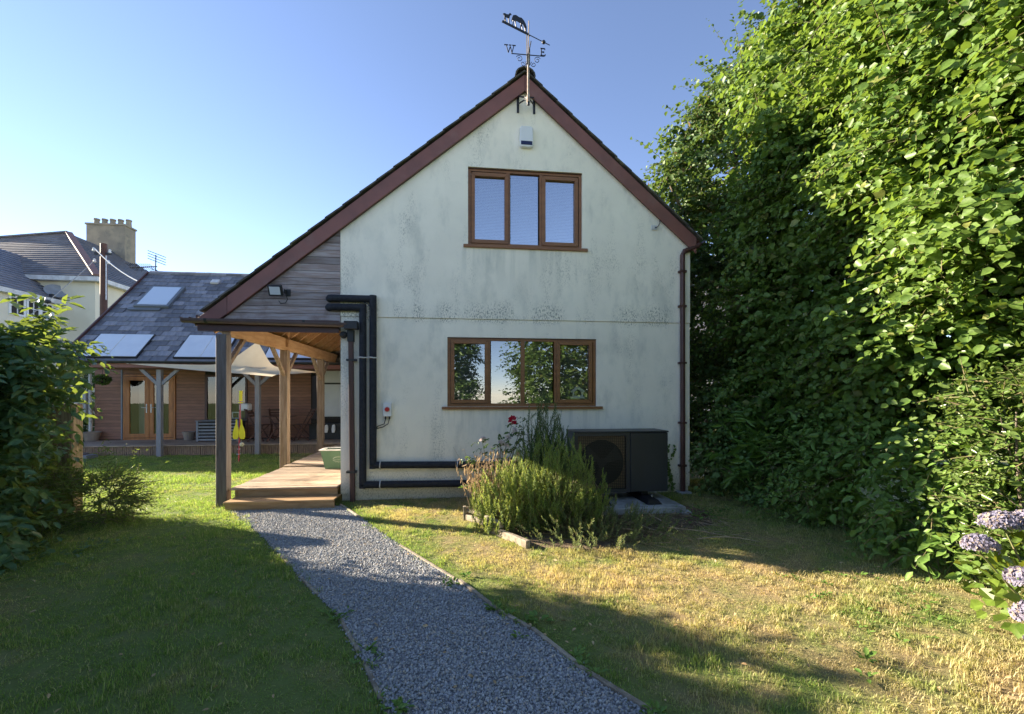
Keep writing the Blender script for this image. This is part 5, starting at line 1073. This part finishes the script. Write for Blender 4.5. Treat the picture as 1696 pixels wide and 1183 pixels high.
for a, c in (((1.72, -1.5, .1), (1.4, -1.35, .62)), ((1.75, -1.55, .1), (1.62, -1.4, .52)), ((1.35, -1.6, .4), (1.62, -1.5, .45))):
    B().tube([a, Vector(a).lerp(Vector(c), .5) + Vector((.03, 0, .05)), c, Vector(c) + Vector((-.02, 0, .05))], [.003, .003, .003, .008], 5).make('seed_stalk', MT['twig'], T, (1.55, -1.95, 0))
RB = thing('rose_bush', 'leggy rose bush with one red and several pale blooms against the wall', 'rose', (.5, -.9, 0)); o = (.5, -.9, 0)
canes = [((.5, -.9, 0), (.55, -.9, .7), (.68, -.92, 1.19)), ((.5, -.9, 0), (.7, -.88, .8), (.9, -.85, 1.22)), ((.45, -.9, 0), (.35, -.9, .6), (.28, -.95, .95)), ((.5, -.95, 0), (.5, -.95, .6), (.52, -1.0, .92)), ((.5, -.85, 0), (.6, -.85, .6), (.78, -.9, 1.05)), ((.4, -.95, 0), (.2, -1.0, .5), (.1, -1.05, .35)), ((.4, -.9, 0), (.25, -.9, .55), (.12, -.95, .72))]
PL = []
for c in canes:
    B().tube(c, [.008, .006, .003], 5).make('cane', MT['stem'], RB, o); a, m_, e = map(np.array, c)
    for t in np.linspace(.25, 1, 7): p = (1 - t) ** 2 * a + 2 * t * (1 - t) * m_ + t * t * e; PL.append(p)
PL = np.array(PL); m = len(PL); dr = rng.normal(0, 1, (m, 3)); dr[:, 2] *= .3
leaves('leaf_sprig', sprays(np.repeat(PL, 2, 0), rng.normal(0, 1, (2 * m, 3)) * [1, 1, .4], .16, 7, .065, droop=.3), 'oval', LM['maple'], RB)
def bloom(c, mat, r_, name='bloom'):
    k = 26; d = nrm(rng.normal(0, 1, (k, 3)) + [0, -.3, .6]); P = np.array(c) + d * r_ * .25
    leaves(name, (P, d + rng.normal(0, .2, d.shape), nrm(rng.normal(0, 1, d.shape)), np.full(k, r_)), 'round', mat, RB)
bloom((.68, -.93, 1.22), MT['rosered'], .055)
for c in ((.29, -.97, .97), (.52, -1.02, .93), (.7, -.95, 1.08), (.6, -1.0, .9), (.62, -.98, 1.0)): bloom(c, MT['rosewhite'], .042)
T = thing('dried_flower_stems', 'dead brown flower stems leaning over the left of the bed', 'plant', (.35, -1.1, 0))
n = 90; A = np.stack([rng.uniform(.15, .6, n), rng.uniform(-1.35, -.95, n), np.zeros(n)], 1); E_ = A + np.stack([rng.normal(-.02, .12, n), rng.normal(-.02, .06, n), rng.uniform(.5, .92, n)], 1)
stems('dead_stem', A, E_, .0045, MT['twig'], T)
k = 7; P = (E_[:, None] - (E_ - A)[:, None] * rng.uniform(0, .45, (n, k, 1))).reshape(-1, 3); D_ = rng.normal(0, .4, P.shape); D_[:, 2] -= 1
leaves('shrivelled_leaf', (P, D_, rng.normal(0, 1, P.shape), rng.uniform(.04, .085, len(P))), 'lance', LM['dried'], T)
B().tube([(.62, -1.1, .35), (.72, -1.1, .62), (.86, -1.1, .66), (.95, -1.1, .55)], .006, 5).make('arching_stem', MT['twig'], T, (.35, -1.1, 0))
T = thing('bed_edging', 'weathered stacked timber edging of the rosemary bed', 'edging', (.3, -1.6, 0)); o = (.3, -1.6, 0)
for a, c, h, w_ in (((.06, -1.2, .04), (.33, -1.55, .04), .07, .05), ((.28, -1.66, .04), (.68, -2.33, .04), .08, .055), ((.29, -1.6, .125), (.45, -1.92, .125), .06, .05), ((.06, -1.18, .12), (.26, -1.45, .12), .04, .03), ((.06, -1.16, .13), (.3, -1.12, .13), .04, .03), ((.06, -1.13, .04), (.35, -1.05, .04), .08, .04)):
    B().beam(a, c, w_, h).make('timber', MT['sleeper'], T, o, .005)
B().box(.03, -1.23, 0, .07, -1.18, .17).make('peg', MT['sleeper'], T, o, .004)
T = thing('black_plant_pot', 'ribbed black plastic pot tipped inside the bed edging', 'plant pot', (.31, -1.22, .02)); b_ = B(); b_.lathe((0, 0, 0), [(.06, 0), (.065, .03), (.075, .035), (.07, .06), (.082, .065), (.078, .09), (.09, .095), (.088, .13), (.097, .135), (.095, .2), (.085, .2), (.06, .02)], 18); o_ = b_.make('pot', MT['rubber'], T); o_.rotation_euler = (.35, -.2, 0)
T = thing('dead_twigs', 'pale dead twigs lying on bare soil by the slab', 'twigs', (2.4, -1.9, 0)); n = 55
A = np.stack([rng.uniform(1.7, 3.2, n), rng.uniform(-2.5, -1.3, n), rng.uniform(.01, .05, n)], 1); t = rng.uniform(0, 6.283, n); E_ = A + np.stack([np.cos(t), np.sin(t), rng.uniform(-.03, .12, n)], 1) * rng.uniform(.08, .35, (n, 1)); E_[:, 2] = np.maximum(E_[:, 2], .008)
stems('twig', A, E_, .0035, MT['twig'], T)
for a, c in (((1.75, -2.1, .1), (2.2, -2.05, .02)), ((2.2, -2.1, .1), (2.9, -2.35, .03)), ((1.95, -1.8, .08), (2.3, -2.4, .03)), ((2.5, -2.3, .02), (3.1, -2.5, .03)), ((2.2, -1.6, .15), (2.45, -2.1, .02))):
    limb(b_ := B(), a, c, .007, .003, .12, 6); b_.make('branch', MT['twig'], T, (2.4, -1.9, 0))
n = 900; P = np.stack([rng.uniform(1.3, 3.3, n), rng.uniform(-2.3, -.9, n), rng.uniform(.01, .03, n)], 1); ok = inpoly(P, BED); n = ok.sum(); D_ = rng.normal(0, 1, (n, 3)); D_[:, 2] *= .2
T = thing('leaf_mulch', 'brown leaf litter covering the soil beside the slab', 'leaf litter', (2.3, -1.7, 0)); T2 = leaves('dead_leaf_layer', (P[ok], D_, np.array([0, 0, 1.]) + rng.normal(0, .4, (n, 3)), rng.uniform(.02, .05, n)), 'oval', M('brown_litter', (.13, .085, .05), (.24, .17, .1), 20), T)

# ------------------------------------------------------------------ path edging, gravel, grass, fallen leaves
T = thing('right_path_edging', 'pale worn timber edging along the right side of the gravel path', 'edging', (-1, -1.5, 0)); o = (-1, -1.5, 0)
for i in range(len(PATH_R) - 2):
    a, c = Vector(PATH_R[i] + (.012,)), Vector(PATH_R[i + 1] + (.012,)); n = max(1, int((c - a).length / .9))
    for k in range(n):
        p, q = a.lerp(c, k / n), a.lerp(c, (k + 1) / n - .01); p.x += rnd.uniform(-.02, .02); p.z -= rnd.uniform(0, .014); q.z -= rnd.uniform(0, .014)
        if i == 1 and k == n - 1: continue
        B().beam(p + Vector((.0, 0, 0)), q, .028, rnd.uniform(.035, .05)).make('board', MT['sleeper'], T, o, .004)
T = thing('left_path_edging', 'half buried timber edging along the left side of the gravel path', 'edging', (-.6, -4, 0)); o = (-.6, -4, 0)
for i in range(4, len(PATH_L) - 2):
    a, c = Vector(PATH_L[i] + (.0,)), Vector(PATH_L[i + 1] + (.0,)); B().beam(a, a.lerp(c, .8 if i > 5 else .5), .025, .035).make('board', MT['sleeper'], T, o, .004)
srcs = []
for k in range(4):
    bm = bmesh.new(); bmesh.ops.create_icosphere(bm, subdivisions=1 if k else 2, radius=1)
    for v in bm.verts: v.co *= rnd.uniform(.75, 1.15); v.co.z *= .65; v.co.x *= 1.15
    me = bpy.data.meshes.new('pebble'); bm.to_mesh(me); bm.free(); me.materials.append(MT['pebble']); srcs.append(bpy.data.objects.new('pebble', me))
poly = PATH_L[:10] + PATH_R[:10][::-1]
n = 250000; P = np.stack([rng.uniform(-3.1, 1.5, n), rng.uniform(-5.2, -.35, n), rng.uniform(.004, .014, n)], 1)
P = P[inpoly(P + np.concatenate([rng.normal(0, .015, (n, 2)), np.zeros((n, 1))], 1), poly)]; n = len(P); sc = rng.choice([.0035, .005, .0065, .009], (n, 1)) * rng.uniform(.8, 1.15, (n, 1)) * rng.uniform(.8, 1.2, (n, 3))
scatter('gravel', P, rng.uniform(0, 6.28, (n, 3)), sc, srcs, kind='stuff', label='blue grey crushed gravel covering the path', category='gravel')
def tuft(n, r_, h0, h1, w_, mat):
    V = []; F = []
    for k in range(n):
        a = rnd.uniform(0, 6.283); q = r_ * math.sqrt(rnd.random()); x, y = q * math.cos(a), q * math.sin(a); h = rnd.uniform(h0, h1); t = rnd.uniform(0, 6.283); l = rnd.uniform(.1, .9) * h; sx, sy = -math.sin(t) * w_, math.cos(t) * w_; b0 = len(V)
        for u, ww in ((0, 1), (.55, .8), (1, .12)):
            X = x + math.cos(t) * l * u * u; Y = y + math.sin(t) * l * u * u; Z = h * u * (1 - .25 * u * l / h)
            V += [(X - sx * ww, Y - sy * ww, Z), (X + sx * ww, Y + sy * ww, Z)]
        F += [(b0, b0 + 1, b0 + 3, b0 + 2), (b0 + 2, b0 + 3, b0 + 5, b0 + 4)]
    return npmesh('grass_tuft', V, F, mat, link=False)
tufts = [tuft(28, .06, .008, .026, .0017, MT['blade']) for _ in range(4)] + [tuft(22, .06, .015, .036, .0019, MT['blade']), tuft(16, .035, .02, .055, .0022, MT['blade'])]
c2 = np.array(cam.location[:2])
def lawn(n, dens_far, ymin, ymax, xmin, xmax):
    P = np.stack([rng.uniform(xmin, xmax, n), rng.uniform(ymin, ymax, n), np.zeros(n)], 1)
    d = P[:, :2] - c2; f = d @ np.array([.114, .9935]); u = (d @ np.array([.9935, -.114])) / f
    ok = (f > 1.6) & (np.abs(u) < 1.35)
    ok &= ~((P[:, 0] > -3.17) & (P[:, 0] < -1.7) & (P[:, 1] > -.46)) & ~((P[:, 0] > -1.74) & (P[:, 1] > .0) & (P[:, 0] < 3.66)) & (P[:, 1] < 5.62)
    ok &= ~((P[:, 0] > 1.47) & (P[:, 0] < 2.98) & (P[:, 1] > -1.26))
    jt = P.copy(); jt[:, :2] += rng.normal(0, .03, (n, 2)); ok &= ~inpoly(jt, PATH_L + PATH_R[::-1])
    ib = inpoly(jt, BED); ok &= ~(ib & (rng.random(n) > .06))
    return P[ok]
P1 = lawn(int(420 * 15 * 6.2), 0, -5.2, 1.0, -9, 6); P2 = lawn(int(190 * 12 * 5), 0, 1.0, 5.7, -13, -1.5); P = np.concatenate([P1, P2]); n = len(P)
rt = np.zeros((n, 3)); rt[:, 2] = rng.uniform(0, 6.28, n); rt[:, :2] = rng.normal(0, .12, (n, 2))
clump = .8 + .5 * (np.sin(P[:, 0] * 3.1 + np.sin(P[:, 1] * 2.3) * 2) * np.sin(P[:, 1] * 3.7 + P[:, 0])); sc = rng.uniform(.75, 1.3, (n, 1)) * np.stack([np.ones(n), np.ones(n), clump], 1); sc[len(P1):] *= 1.35
scatter('grass', P, rt, sc, tufts, kind='stuff', label='short mown grass of the lawn, part green part straw', category='grass')
n = 1100; P = np.stack([rng.uniform(-3.5, 4, n), rng.uniform(-5, -.4, n), rng.uniform(.015, .035, n)], 1)
ok = ~((P[:, 0] > -3.17) & (P[:, 0] < -1.7) & (P[:, 1] > -.46)) & (rng.random(n) < np.where(P[:, 0] > P[:, 1] * -.58 - 1.8, 1, .3)); n = ok.sum(); D_ = rng.normal(0, 1, (n, 3)); D_[:, 2] *= .25
leaves('fallen_leaves', (P[ok], D_, np.array([0, 0, 1.]) + rng.normal(0, .35, (n, 3)), rng.uniform(.012, .04, n)), 'oval', LM['litter'], None, label='dry fallen leaves scattered over lawn and gravel', category='leaves')
